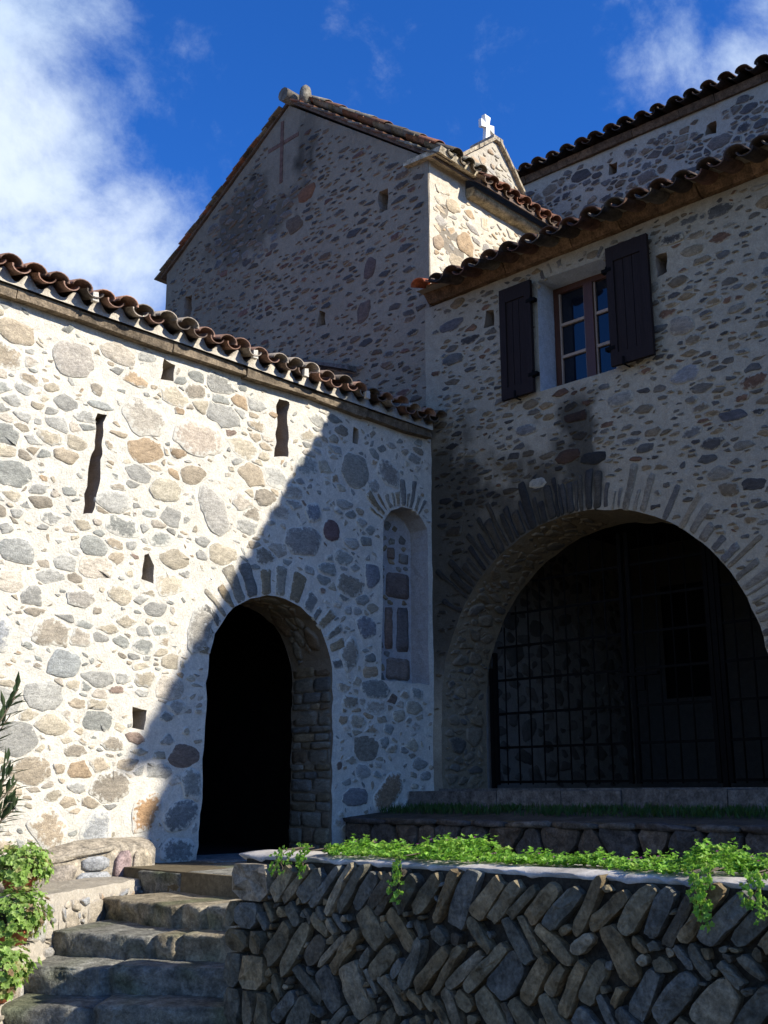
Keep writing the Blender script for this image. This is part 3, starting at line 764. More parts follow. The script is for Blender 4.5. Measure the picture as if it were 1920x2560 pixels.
# porch room behind the gate
FI = Frame((XB + .70, 7.16, 0), (1, 0, 0), (0, 0, 1))
ri = MB(); rngI = random.Random(41)
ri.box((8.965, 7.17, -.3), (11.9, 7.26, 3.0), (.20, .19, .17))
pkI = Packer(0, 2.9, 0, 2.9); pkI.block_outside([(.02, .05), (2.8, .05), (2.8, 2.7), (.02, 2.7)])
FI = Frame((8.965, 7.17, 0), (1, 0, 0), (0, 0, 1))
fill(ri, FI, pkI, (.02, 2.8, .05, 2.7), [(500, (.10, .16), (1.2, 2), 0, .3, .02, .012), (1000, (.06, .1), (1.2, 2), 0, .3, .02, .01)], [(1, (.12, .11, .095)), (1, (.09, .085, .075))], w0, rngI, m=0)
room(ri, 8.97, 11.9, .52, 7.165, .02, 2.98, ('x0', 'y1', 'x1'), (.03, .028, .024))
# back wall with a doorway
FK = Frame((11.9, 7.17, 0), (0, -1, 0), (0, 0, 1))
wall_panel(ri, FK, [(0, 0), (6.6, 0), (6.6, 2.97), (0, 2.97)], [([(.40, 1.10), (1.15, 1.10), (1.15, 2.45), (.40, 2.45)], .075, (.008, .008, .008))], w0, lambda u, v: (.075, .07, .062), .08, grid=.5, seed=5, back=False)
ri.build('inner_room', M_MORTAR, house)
# window
wn = bpy.data.objects.new('window', None); 
wx = XB + .26
wf = MB(); y0, y1, z0, z1 = 5.845, 5.02, 3.78, 4.915
def bar(mb, ya, yb, za, zb, x0, x1): mb.box((x0, ya, za), (x1, yb, zb))
wf.box((wx, y0, z0), (wx + .06, y0 - .055, z1)); wf.box((wx, y1 + .055, z0), (wx + .06, y1, z1))
wf.box((wx + .001, y0 - .055, z1 - .06), (wx + .059, y1 + .055, z1)); wf.box((wx + .001, y0 - .055, z0), (wx + .059, y1 + .055, z0 + .06))
ym = (y0 + y1) / 2
wf.box((wx - .012, ym + .05, z0 + .06), (wx + .05, ym - .05, z1 - .06))
wfo = wf.build('window', M_WOODBR, house)
for a, b in ((y0 - .055, ym + .05), (ym - .05, y1 + .055)):
    gl = MB(); gl.box((wx + .034, a, z0 + .06), (wx + .040, b, z1 - .06)); gl.build('pane', M_GLASS, wfo)
    gb = MB()
    gb.box((wx + .012, a, z0 + .06), (wx + .033, a - .018, z1 - .06)); gb.box((wx + .012, b + .018, z0 + .06), (wx + .033, b, z1 - .06))
    for k in (1, 2):
        zz = z0 + .06 + (z1 - z0 - .12) * k / 3
        gb.box((wx + .008, a - .018, zz - .014), (wx + .033, b + .018, zz + .014))
    gb.build('glazing_bar', M_BEAD, wfo)
# shutters, each folded back against the wall
for (ya, yb, za, zb, dx, lab) in ((6.27, 5.885, 3.755, 4.93, .055, 'dark shutter left of the window'), (5.0, 4.565, 3.755, 4.93, .075, 'dark shutter right of the window')):
    s_ = MB(); xf = XB - dx
    s_.box((xf - .028, ya, za), (xf + .012, ya - .075, zb)); s_.box((xf - .028, yb + .075, za), (xf + .012, yb, zb))
    s_.box((xf - .027, ya - .075, zb - .15), (xf + .011, yb + .075, zb)); s_.box((xf - .027, ya - .075, za), (xf + .011, yb + .075, za + .12))
    w = (ya - yb - .15) / 3
    for k in range(3): s_.box((xf - .012, ya - .075 - w * k - .003, za + .12), (xf + .008, ya - .075 - w * (k + 1) + .003, zb - .15))
    so_ = s_.build('shutter', M_WOODDK, house); so_['label'] = lab
    hy = yb if ya > 5.5 else ya
    for zz in (za + .16, zb - .24):
        h_ = MB(); h_.box((xf - .034, hy - .05, zz), (xf + .02, hy + .05, zz + .035)); h_.tube([(xf - .02, hy, zz - .02), (xf - .02, hy, zz + .055)], .013)
        h_.build('hinge', M_IRON, so_)
    c_ = MB(); yc_ = ya - .17 if ya > 5.5 else yb + .30
    c_.tube([(XB + .01, yc_, za - .012), (xf - .035, yc_, za - .012), (xf - .055, yc_ - .05, za - .012)], .008); c_.box((xf - .045, yc_ - .008, za - .015), (xf - .034, yc_ + .008, za + .06))
    c_.build('catch', M_IRON, so_)
# iron gate at the inner side of the arch
gx = 8.985
gate = MB(); gate.box((gx - .02, 7.125, .05), (gx + .02, 7.085, 1.25)); gate.build('gate_post', M_IRON, house)
gate = MB(); gate.box((gx - .02, 4.62, .05), (gx + .02, 4.57, 2.25)); gate.build('gate_post', M_IRON, house)
def zarch(y): 
    q = 1 - ((YA - y - BC) / (BH + .0)) ** 2
    return BS + BR * math.sqrt(max(0, q))
def gate_leaf(ya, yb, zlo, name='gate_leaf'):
    m = MB(); y = ya
    m.box((gx - .02, ya, zlo), (gx + .02, ya - .04, min(zarch(ya - .02), 2.45) - .03)); m.box((gx - .02, yb + .04, zlo), (gx + .02, yb, min(zarch(yb + .02), 2.45) - .03))
    y = ya - .15
    while y > yb + .08:
        m.tube([(gx, y, zlo), (gx, y, zarch(y) - .04)], .008, n=6); y -= .152
    for z in (.115, .45, .785, 1.12, 1.455, 1.79, 2.1):
        # the bars stop at the arch
        lo_y = YA - BC - (BH if z < BS else BH * math.sqrt(max(0, 1 - ((z - BS) / BR) ** 2))); hi_y = YA - BC + (BH if z < BS else BH * math.sqrt(max(0, 1 - ((z - BS) / BR) ** 2)))
        a = min(ya - .04, hi_y - .03); b = max(yb + .04, lo_y + .03)
        if a > b: m.box((gx - .006, a, z - .012), (gx + .006, b, z + .012))
    return m.build(name, M_IRON, house)
gate_leaf(7.08, 5.50, .09)
lf = gate_leaf(5.46, 4.63, .09)
gate_leaf(4.56, 3.83, .09)
lk = MB(); lk.box((gx - .03, 5.56, 1.055), (gx + .03, 5.18, 1.085)); lk.box((gx - .025, 5.40, .92), (gx + .025, 5.32, 1.05)); lk.build('latch', M_IRON, lf)
# ------------------------------------------------------------------ chapel with the cross gable
XC = 8.285
FC = Frame((XC, YA, 0), (0, 1, 0), (0, 0, 1)); FC = Frame((XC, 12.3, 0), (0, -1, 0), (0, 0, 1))   # u = 12.3 - Y
rngC = random.Random(37)
def wdC(u, v):
    k = sst(.05, .25, max(abs(u - 2.49) - .33, abs(v - 8.12) - .47))
    return k * ( .014 * nz(u * 1.2, v * 1.2, 21) + .008 * nz(u * 4.5, v * 4.5, 22) + .004 * nz(u * 12, v * 12, 24))
def stainC(u, v):
    Y = 12.3 - u; w = .28 * nz(u * 2.2, v * 2.2, 33) + .26 * nz(u * 6, v * 6, 35) + .16 * nz(u * 13, v * 13, 36) + .22 * nz(u * 11, v * 1.8, 38)
    a = math.hypot((Y - 10.35) / 1.15, (v - 7.45 - .12 * (10.35 - Y)) / .62)
    b = math.hypot((Y - 9.35) / .22, (v - 8.1) / .5)
    return 1 - .52 * sst(1.15, .55, a + w) * (1 - .8 * sst(.35, .15, abs(Y - 9.85 + w * .3)) * sst(7.35, 7.6, v)) - .35 * sst(1.2, .5, b + w)
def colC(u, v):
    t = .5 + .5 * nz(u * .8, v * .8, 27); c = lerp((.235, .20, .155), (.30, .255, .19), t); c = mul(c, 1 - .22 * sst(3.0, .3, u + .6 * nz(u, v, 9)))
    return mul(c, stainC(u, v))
chapel = thing('stone_chapel', (XC, 9.7, -.5), 'tall stone chapel with a brick cross inlaid in its gable', 'chapel')
U = lambda Y: 12.3 - Y
plC = [refine([(U(a), b) for a, b in q], .05, .03, 80 + k) for k, q in enumerate([[(8.06, 6.55), (7.91, 6.53), (7.90, 6.80), (8.05, 6.82)], [(9.10, 5.42), (8.94, 5.40), (8.94, 5.58), (9.05, 5.64)], [(11.86, 6.34), (11.68, 6.33), (11.68, 6.72), (11.84, 6.74)]])]
mbC = MB()
outC = [(.0, -.5), (U(7.285), -.5), (U(7.285), 6.93), (U(9.70), 8.76), (0, 7.24)]
outC = [(0, 4.0), (U(7.285), 4.0), (U(7.285), 6.93), (U(9.70), 8.76), (0, 7.24)]
wall_panel(mbC, FC, outC, [(q, .22, dk) for q in plC], wdC, colC, .6, grid=.055, seed=23)
pkC = Packer(-.05, 5.1, 4.0, 8.9)
pkC.block_outside([(.05, 4.05), (U(7.33), 4.05), (U(7.33), 6.87), (U(9.70), 8.66), (.05, 7.16)])
crossp = [(9.83, 8.55), (9.77, 8.56), (9.74, 8.33), (9.53, 8.31), (9.53, 8.25), (9.745, 8.26), (9.83, 7.68), (9.89, 7.69), (9.83, 8.26), (10.04, 8.27), (10.04, 8.33), (9.83, 8.34)]
cv = lambda t, a: (9.81 + a, t)
pkC.block([(U(10.1), 7.55), (U(9.5), 7.55), (U(9.5), 8.65), (U(10.1), 8.65)])
for q in plC: pkC.block(scaled(q, 1, .012))
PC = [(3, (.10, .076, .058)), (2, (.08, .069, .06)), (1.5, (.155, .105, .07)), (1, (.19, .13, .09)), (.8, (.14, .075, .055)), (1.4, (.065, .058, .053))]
for u, v, a, b, c in [(U(9.33), 7.33, .16, .10, (.20, .09, .045)), (U(9.55), 6.98, .15, .12, (.13, .09, .06)), (U(8.20), 5.9, .10, .14, (.12, .08, .065)), (U(8.3), 5.38, .12, .13, (.13, .09, .07)), (U(8.62), 4.65, .17, .07, (.11, .11, .115))]:
    q = stone_shape(u, v, a, b, .05, rngC, 8, .1)
    if pkC.place(q, .006): add_stone(mbC, FC, q, .008, c, wdC, rngC, bulge=.1, edge=.86)
pr_ = [(2, (.15, .12, .095)), (1, (.10, .085, .075)), (1, (.19, .12, .075)), (1, (.12, .115, .11))]
for _ in range(900):
    cu, cv2 = rngC.uniform(.9, 3.3), rngC.uniform(6.6, 8.3)
    if math.hypot((cu - 1.95) / 1.15, (cv2 - 7.42) / .60) > 1 + .4 * nz(cu * 2, cv2 * 2, 3): continue
    a_ = rngC.uniform(.05, .12); q = stone_shape(cu, cv2, a_, a_ / rngC.uniform(1.3, 2.6), rngC.gauss(0, .2), rngC)
    if pkC.place(q, .014): add_stone(mbC, FC, q, rngC.uniform(.004, .014), pick(rngC, pr_), wdC, rngC, bulge=.1, edge=.84, lime=(.20, .175, .15))
rubble_fill(mbC, FC, pkC, (.05, 5.0, 4.05, 8.7), [(60, .12, .165), (500, .085, .12), (2000, .06, .085), (3000, .042, .06)], 2.2, (.018, .036), .24, .009, PC, wdC, rngC, stainC, (.30, .255, .195))
fill(mbC, FC, pkC, (.05, 5.0, 4.05, 8.7), [(900, (.02, .045), (1.2, 3.0), 0, .35, .03, .005)], PC, wdC, rngC, stainC, lime=(.30, .255, .195))
mbC.build('gable_wall', [M_MORTAR, M_STONE], chapel)
cx_ = MB()
def ybox(Ya, Yb, za, zb, xo=0): cx_.box((XC - .006 - xo, Ya, za), (XC + .02, Yb, zb))
ybox(9.853, 9.797, 7.68, 8.58, .003); ybox(10.10, 9.854, 8.225, 8.28); ybox(9.796, 9.50, 8.225, 8.28)
cx_.build('brick_cross', M_BRICK, chapel)
# south side wall, in the sun
FS = Frame((XC, YA, 0), (1, 0, 0), (0, 0, 1)); rngS = random.Random(3)
wdS = lambda u, v: .018 * nz(u * 1.6, v * 1.6, 31) + .008 * nz(u * 6, v * 6, 32)
mbS = MB()
wall_panel(mbS, FS, [(.012, 5.0), (4.1, 5.0), (4.1, 6.72), (.65, 6.72), (.65, 6.92), (.012, 6.92)], [], wdS, lambda u, v: lerp((.55, .475, .36), (.66, .58, .45), .5 + .5 * nz(u * 2, v * 2, 3)), .5, grid=.08, seed=6)
pkS = Packer(0, 4.1, 5.0, 6.95); pkS.block_outside([(.03, 5.02), (4.05, 5.02), (4.05, 6.68), (.03, 6.68)])
PS = [(2, (.46, .37, .25)), (2, (.38, .34, .28)), (1.5, (.42, .30, .18)), (1, (.34, .30, .25)), (1, (.52, .45, .33))]
for u, v, a, b, c in [(.62, 6.10, .15, .15, (.38, .27, .16)), (.16, 5.95, .10, .10, (.36, .27, .18)), (.42, 6.5, .14, .09, (.48, .38, .25)), (.13, 6.45, .09, .18, (.50, .40, .27))]:
    q = stone_shape(u, v, a, b, 0, rngS, 8, .1)
    if pkS.place(q, .004): add_stone(mbS, FS, q, .012, c, wdS, rngS)
fill(mbS, FS, pkS, (.03, 4, 5.3, 6.7), [(200, (.10, .15), (1.3, 2.4), 0, .2, .022, .008), (500, (.06, .1), (1.3, 3), 0, .2, .02, .008), (900, (.03, .06), (1.2, 3), 0, .3, .02, .006)], PS, wdS, rngS, lime=(.6, .53, .41))
mbS.build('side_wall', [M_MORTAR, M_STONE], chapel)
cn = MB()
x = XC + .66; rngc = random.Random(4)
prof = [(7.285, 6.70), (7.19, 6.715), (7.155, 6.76), (7.165, 6.81), (7.285, 6.83)]
pr = []
for k in range(36):
    xx = x + (12.3 - x) * k / 35
    pr.append([cn.vert((xx, a + .01 * nz(xx * 5, b * 9), b + .012 * nz(xx * 4, a * 7)), (.42, .33, .20)) for a, b in prof])
for k in range(35):
    for j in range(4): cn.face((pr[k][j], pr[k + 1][j], pr[k + 1][j + 1], pr[k][j + 1]), 0, True)
cn.face(pr[0][::-1])
cn.hexa([(XC - .07, 7.06, 6.885), (XC + .64, 7.10, 6.90), (XC + .64, 7.6, 6.93), (XC - .07, 7.6, 6.93), (XC - .07, 7.03, 6.95), (XC + .64, 7.08, 6.955), (XC + .64, 7.6, 6.99), (XC - .07, 7.6, 6.99)], (.50, .42, .29))
cn.build('cornice', M_ROUGH, chapel)
# roof: deck, tiled slopes, stepped verge tiles
rf = MB(); AP = (9.68, 8.79)
def slope_deck(Ya, za, Yb, zb, x0, x1, t=.05):
    rf.hexa([(x0, Ya, za), (x1, Ya, za), (x1, Yb, zb), (x0, Yb, zb), (x0, Ya, za + t), (x1, Ya, za + t), (x1, Yb, zb + t), (x0, Yb, zb + t)], (.14, .10, .075))
slope_deck(7.16, 6.86, AP[0], AP[1], XC - .025, XC + .64)
slope_deck(12.42, 7.20, AP[0] + .004, AP[1], XC - .025, 12.4)
slope_deck(7.05, 6.80, AP[0], AP[1] - .02, XC + .645, 12.4)
rngT = random.Random(77)
usR = Vector((0, AP[0] - 7.16, AP[1] - 6.86)).normalized(); usL = Vector((0, AP[0] - 12.42, AP[1] - 7.20)).normalized()
LT = [(2, (.22, .115, .07)), (2, (.20, .16, .115)), (1.5, (.27, .24, .18)), (1.5, (.14, .115, .085)), (1, (.30, .13, .075))]
# verge: flat overlapping tiles, seen edge on as small steps
def verge(y0, z0, us, n, xo0, xo1):
    for k in range(n):
        b = Vector((0, y0, z0)) + us * (k * .17); e = b + us * .24; nn = Vector((0, -us.z, us.y)); nn = nn if nn.z > 0 else -nn
        c = pick(rngT, LT); j = rngT.uniform(-.012, .012)
        p0 = b + nn * .040; p1 = e + nn * .016
        A = [(xo0 + j, p0.y, p0.z), (xo1, p0.y, p0.z), (xo1, p1.y, p1.z), (xo0 + j, p1.y, p1.z)]
        q0 = p0 + nn * .018; q1 = p1 + nn * .018
        B = [(xo0 + j, q0.y, q0.z), (xo1, q0.y, q0.z), (xo1, q1.y, q1.z), (xo0 + j, q1.y, q1.z)]
        rf.hexa(A + B, c)
verge(7.13, 6.85, usR, 18, XC - .075, XC + .2); verge(12.50, 7.17, usL, 18, XC - .075, XC + .2)
tile_roof(rf, (XC + .12, 7.06, 6.90), (1, 0, 0), usR, 3, .215, 9, rngT, pal=LT, r=.09)
tile_roof(rf, (XC + .70, 7.02, 6.80), (1, 0, 0), usR, 15, .215, 9, rngT, pal=[(3, (.30, .135, .08)), (2, (.22, .11, .07)), (1, (.28, .2, .14))], r=.09)
tile_roof(rf, (XC + .12, 12.45, 7.19), (1, 0, 0), usL, 18, .215, 9, rngT, pal=LT, r=.09)
rf.tube([(XC - .13, AP[0], AP[1] + .07), (XC + 1, AP[0], AP[1] + .08), (12.4, AP[0], AP[1] + .08)], .095, (.2, .17, .13), n=10)
rf.build('tiled_roof', M_TILE, chapel)
fn = MB(); fn.tube([(XC + .05, 9.44, 8.66), (XC + .05, 9.44, 8.78), (XC + .05, 9.44, 8.86), (XC + .05, 9.44, 8.92), (XC + .05, 9.44, 8.955)], [.085, .085, .078, .06, .025], (.21, .185, .14), n=10)
fn.build('finial', M_ROUGH, chapel)
ld = MB(); ld.hexa([(XC - .16, 8.40, 4.66), (XC + .02, 8.40, 4.66), (XC + .02, 9.22, 4.98), (XC - .16, 9.22, 4.98), (XC - .15, 8.40, 4.71), (XC + .02, 8.40, 4.74), (XC + .02, 9.22, 5.05), (XC - .15, 9.22, 5.02)], (.13, .115, .10))
ld.build('drip_ledge', M_ROUGH, chapel)
cb = MB(); cb.box((XC + .61, 11.9, 4.0), (12.4, 12.28, 7.1), MBc); cb.build('rear_wall', M_MORTAR, chapel)

# ------------------------------------------------------------------ small gable with the white cross
bell = thing('gable_parapet', (11.15, 8.5, 8.0), 'small sunlit stone gable top that carries the white cross', 'wall')
FG = Frame((0, 8.5, 0), (1, 0, 0), (0, 0, 1)); rngG = random.Random(9); wdG = lambda u, v: .02 * nz(u * 3, v * 3, 41)
mbG = MB(); og = [(10.2, 7.75), (12.02, 7.75), (12.02, 8.05), (11.20, 9.0), (11.06, 9.0), (10.2, 8.29)]
wall_panel(mbG, FG, og, [], wdG, lambda u, v: (.47, .42, .33), .34, grid=.08, seed=8)
pkG = Packer(10.1, 12.3, 7.7, 9.2); pkG.block_outside(scaled(og, .93))
fill(mbG, FG, pkG, (10.2, 12.2, 7.8, 9.0), [(500, (.07, .12), (1.2, 2.6), 0, .25, .018, .012), (800, (.03, .07), (1.2, 2.6), 0, .3, .018, .01)], [(2, (.45, .39, .29)), (1, (.36, .33, .28)), (1, (.42, .31, .2))], wdG, rngG, lime=(.46, .41, .32))
mbG.build('wall', [M_MORTAR, M_STONE], bell)
cp = MB()
for k in range(9):
    t0, t1 = k / 9, (k + .93) / 9
    for (a, b) in (((12.06, 8.05), (11.17, 9.05)), ((10.16, 8.29), (11.1, 9.05))):
        p0 = (a[0] + (b[0] - a[0]) * t0, a[1] + (b[1] - a[1]) * t0); p1 = (a[0] + (b[0] - a[0]) * t1, a[1] + (b[1] - a[1]) * t1)
        e = .02 * nz(k * 3.3, a[0])
        lo, hi = (p0, p1) if p0[0] < p1[0] else (p1, p0)
        cp.hexa([(lo[0], 8.44 + e, lo[1] - .03), (hi[0], 8.44 + e, hi[1] - .03), (hi[0], 8.9, hi[1] - .03), (lo[0], 8.9, lo[1] - .03), (lo[0], 8.44 + e, lo[1] + .03), (hi[0], 8.44 + e, hi[1] + .03), (hi[0], 8.9, hi[1] + .03), (lo[0], 8.9, lo[1] + .03)], mul((.36, .30, .21), 1 + 3 * e))
cp.box((11.03, 8.45, 9.01), (11.24, 8.89, 9.07), (.4, .34, .25))
cp.build('coping', M_ROUGH, bell)
cw = MB()
def flare(cx, cz, a0, a1, w0, w1, y0, y1, vert):
    if vert: P = [(cx - w0, a0), (cx + w0, a0), (cx + w1, a1), (cx - w1, a1)]
    else: P = [(a0, cz - w0), (a1, cz - w1), (a1, cz + w1), (a0, cz + w0)]
    ps = [(p[0], y0, p[1]) for p in P] + [(p[0], y1, p[1]) for p in P]
    i = [cw.vert(p) for p in ps]
    for q in ((0, 1, 2, 3), (7, 6, 5, 4), (0, 4, 5, 1), (1, 5, 6, 2), (2, 6, 7, 3), (3, 7, 4, 0)): cw.face([i[k] for k in q])
CX, CZ = 11.13, 9.33
flare(CX, CZ, 9.07, CZ - .036, .062, .036, 8.63, 8.69, True); flare(CX, CZ, CZ - .036, CZ + .036, .036, .036, 8.63, 8.69, True)
flare(CX, CZ, CZ + .036, CZ + .165, .036, .066, 8.63, 8.69, True)
flare(CX, CZ, CX - .036, CX - .145, .032, .064, 8.632, 8.688, False); flare(CX, CZ, CX + .036, CX + .145, .032, .064, 8.632, 8.688, False)
co = cw.build('stone_cross', M_WHITE, None, True)
tag(co, 'white stone cross with flared arms standing on the little gable', 'cross')

# ------------------------------------------------------------------ tall nave at the upper right
XD = 12.5
FD = Frame((XD, 9.75, 0), (0, -1, 0), (0, 0, 1)); rngD = random.Random(53)
UD = lambda Y: 9.75 - Y
def wdD(u, v): return .014 * nz(u * 1.2, v * 1.2, 51) + .008 * nz(u * 4.5, v * 4.5, 52)
nave = thing('church_nave', (XD, 5, -.5), 'tall shaded church nave of dark coursed stones rising behind the house roof', 'church')
mbD = MB(); zt = lambda Y: 9.00 + .030 * (Y - 5)
plD = [refine([(UD(a), b) for a, b in q], .05, .03, 90 + k) for k, q in enumerate([[(7.52, 8.66), (7.37, 8.65), (7.37, 8.82), (7.49, 8.83)], [(6.0, 8.60), (5.84, 8.60), (5.84, 8.78), (5.97, 8.78)]])]
wall_panel(mbD, FD, [(0, 5.2), (11, 5.2), (11, zt(-1.25)), (0, zt(9.75))], [(q, .25, dk) for q in plD], wdD, lambda u, v: mul((.37, .36, .31), 1 + .12 * nz(u * 2, v * 2, 3)), .6, grid=.11, seed=31)
pkD = Packer(0, 11, 6.8, 9.2, .014); pkD.block_outside([(.05, 6.85), (10.9, 6.85), (10.9, zt(-1.25) - .06), (.05, zt(9.75) - .06)])
for q in plD: pkD.block(scaled(q, 1, .02))
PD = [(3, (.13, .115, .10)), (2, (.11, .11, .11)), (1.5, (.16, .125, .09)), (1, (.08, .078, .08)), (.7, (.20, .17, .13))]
rubble_fill(mbD, FD, pkD, (.05, 10.9, 6.9, 9.3), [(260, .14, .20), (1200, .10, .14), (3000, .07, .10), (4000, .045, .07)], 1.7, (.012, .022), .05, .014, PD, wdD, rngD, None, (.36, .345, .30))
mbD.build('wall', [M_MORTAR, M_STONE], nave)
cn = MB(); y = 9.75
while y > -1.2:
    y1 = max(-1.25, y - rngD.uniform(.4, .9)); e = rngD.uniform(-.01, .01)
    cn.hexa([(12.45 + e, y1 + .003, zt(y1)), (13.05, y1 + .003, zt(y1)), (13.05, y - .003, zt(y)), (12.45 + e, y - .003, zt(y)), (12.41 + e, y1 + .003, zt(y1) + .10), (13.05, y1 + .003, zt(y1) + .10), (13.05, y - .003, zt(y) + .10), (12.41 + e, y - .003, zt(y) + .10)], mul((.115, .085, .06), rngD.uniform(.75, 1.2)))
    y = y1
cn.build('cornice', M_ROUGH, nave)
rf = MB(); al = Vector((0, 1, .030)).normalized(); usD = Vector((1, 0, .30)).normalized()
tile_roof(rf, (12.27, -1.2, zt(-1.2) + .09), al, usD, 43, .255, 8, random.Random(61), pal=[(3, (.10, .07, .052)), (2, (.07, .058, .05)), (1, (.125, .075, .055))], r=.10)
rf.build('tiled_roof', M_TILE, nave)
bx = MB(); bx.hexa([(12.6, -1.25, zt(-1.25) + .104), (16, -1.25, 10.0), (16, 9.75, 10.3), (12.6, 9.75, zt(9.75) + .104), (12.6, -1.25, zt(-1.25) + .13), (16, -1.25, 10.06), (16, 9.75, 10.36), (12.6, 9.75, zt(9.75) + .13)], (.2, .15, .1))
bx.box((13.11, -1.24, 0), (15.9, -.9, 8.9), MBc); bx.box((13.11, 9.4, 0), (15.9, 9.74, 8.9), MBc); bx.box((15.5, -.9, 0), (15.9, 9.4, 8.9), MBc)
bx.build('rear_wall', M_MORTAR, nave)

# ------------------------------------------------------------------ Voronoi-style rubble and the herringbone planter wall
def vor_cells(pts, box):
    u0, u1, v0, v1 = box; cells = []
    P = np.array(pts)
    for i, (x, y) in enumerate(pts):
        poly = [(u0, v0), (u1, v0), (u1, v1), (u0, v1)]
        d = np.hypot(P[:, 0] - x, P[:, 1] - y); near = np.argsort(d)[1:18]
        for j in near:
            mx_, my_ = (P[j, 0] + x) / 2, (P[j, 1] + y) / 2; nx_, ny_ = P[j, 0] - x, P[j, 1] - y
            o = []
            for k in range(len(poly)):
                a = poly[k]; b = poly[(k + 1) % len(poly)]
                da = (a[0] - mx_) * nx_ + (a[1] - my_) * ny_; db = (b[0] - mx_) * nx_ + (b[1] - my_) * ny_
                if da <= 0: o.append(a)
                if da * db < 0: t = da / (da - db); o.append((a[0] + (b[0] - a[0]) * t, a[1] + (b[1] - a[1]) * t))
            poly = o
            if len(poly) < 3: break
        if len(poly) >= 3: cells.append(poly)
    return cells
def rubble(mb, F, box, size, asp, pal, h, rng, gap=.012, m=0, wd=w0, inside=None):
    u0, u1, v0, v1 = box; pts = []
    nu = max(1, int((u1 - u0) / (size * asp))); nv = max(1, int((v1 - v0) / size))
    for j in range(nv):
        for i in range(nu):
            pts.append((u0 + (i + .5 + .5 * (j % 2) - .25 + rng.uniform(-.36, .36)) * (u1 - u0) / nu, v0 + (j + .5 + rng.uniform(-.36, .36)) * (v1 - v0) / nv))
    for c in vor_cells(pts, box):
        q = scaled(chaikin(refine(c, .12), 1), 1, -gap)
        if inside and not inside(*centroid(q)): continue
        add_stone(mb, F, q, h * rng.uniform(.6, 1.3), pick(rng, pal), wd, rng, m, sink=h * 1.2, edge=.86, bulge=.05, facet=True)

XP = 3.75; ZP = -.285; YE = 4.62
FP = Frame((XP, YE, 0), (0, -1, 0), (0, 0, 1)); rngP = random.Random(71)
planter = thing('planter_wall', (XP, 3, -1.55), 'dry stone planter wall laid in a herringbone pattern, plants along its top', 'wall')
pw = MB()
pw.box((XP + .018, -1.5, -1.55), (XP + .42, YE - .02, ZP - .035), (.040, .034, .024))
PP = [(3, (.175, .142, .084)), (2, (.125, .116, .085)), (2, (.21, .155, .082)), (1, (.135, .13, .105)), (.8, (.25, .205, .13)), (.8, (.09, .076, .052))]
pkP = Packer(-.1, 6.1, -1.6, -.25, .01)
pkP.block_outside([(-.02, -1.55), (6.05, -1.55), (6.05, ZP - .016), (-.02, ZP - .016)])
def stone_p(q, gap=.004, h=.026, c=None):
    if pkP.place(q, gap): add_stone(pw, FP, q, h * rngP.uniform(.7, 1.35), c or pick(rngP, PP), w0, rngP, 0, sink=.055, bulge=.04, edge=.88, facet=True); return True
    return False
# end pillar, squared stones
v = ZP - .05
for hh, ws in ((.185, (.27,)), (.13, (.09, .14)), (.115, (.17, .12)), (.16, (.13, .17)), (.18, (.14, .09, .12)), (.17, (.2, .14)), (.15, (.16, .18)), (.15, (.2, .1))):
    u = -.015 if v > -.5 else -.06
    for w in ws:
        q = chaikin([(u + .006, v - hh + .006), (u + w - .006, v - hh + .01 * rngP.random()), (u + w - .008, v - .006), (u + w * .5, v - .004), (u + .008, v - .008)], 1)
        add_stone(pw, FP, q, .05, (.30, .25, .175) if v > -.45 else pick(rngP, PP), w0, rngP, 0, sink=.06, bulge=.06, edge=.9, facet=True); pkP.place(q, 0, True); u += w
    v -= hh
# herringbone courses
def rect(cu, cv_, L_, w, an):
    o = []
    for a, b in ((-1, -1), (-.1, -1.08), (1, -.9), (1.05, .0), (1, .95), (.1, 1.05), (-1, 1), (-1.06, 0)):
        a *= L_ / 2 * rngP.uniform(.84, 1.05); b *= w / 2 * rngP.uniform(.74, 1.1)
        o.append((cu + a * math.cos(an) - b * math.sin(an), cv_ + a * math.sin(an) + b * math.cos(an)))
    return roughen(cut(o, rngP.uniform(.15, .32)), .007, rngP, .05)
for k in range(8):
    vc = ZP - .125 - .145 * k; sgn = 1 if k % 2 == 0 else -1; u = .22 + .1 * (k % 2)
    while u < 5.9:
        w = rngP.choice((.045, .06, .07, .085, .10, .13)) * rngP.uniform(.85, 1.15); L_ = rngP.uniform(.18, .28); an = sgn * R(rngP.uniform(38, 62))
        ok = False
        for t in range(16):
            q = rect(u + .008 * t, vc + rngP.uniform(-.02, .02), L_, w, an)
            if stone_p(q, .003): ok = True; u += .008 * t + w * .9; break
        if not ok: u += .03
for _ in range(5000):                               # slim stones wedged into what is left, leaning like their course
    u = rngP.uniform(.15, 5.9); v = rngP.uniform(-1.5, ZP - .05)
    if pkP.g[int((v - pkP.v0) / pkP.res), int((u - pkP.u0) / pkP.res)]: continue
    sg = 1 if int(max(0, (ZP - .05 - v) / .145)) % 2 == 0 else -1
    stone_p(rect(u, v, rngP.uniform(.08, .17), rngP.uniform(.03, .06), sg * R(rngP.uniform(35, 65))), .002)
for tries, ar in ((1500, (.055, .08)), (2500, (.032, .055)), (5000, (.016, .03))):
    for _ in range(tries):
        u = rngP.uniform(.1, 5.9); v = rngP.uniform(-1.5, ZP - .06); a = rngP.uniform(*ar)
        j = int((v - pkP.v0) / pkP.res); i = int((u - pkP.u0) / pkP.res)
        if pkP.g[j, i]: continue
        stone_p(stone_shape(u, v, a, a / rngP.uniform(1, 1.8), rngP.uniform(-.9, .9), rngP), .003, .022)
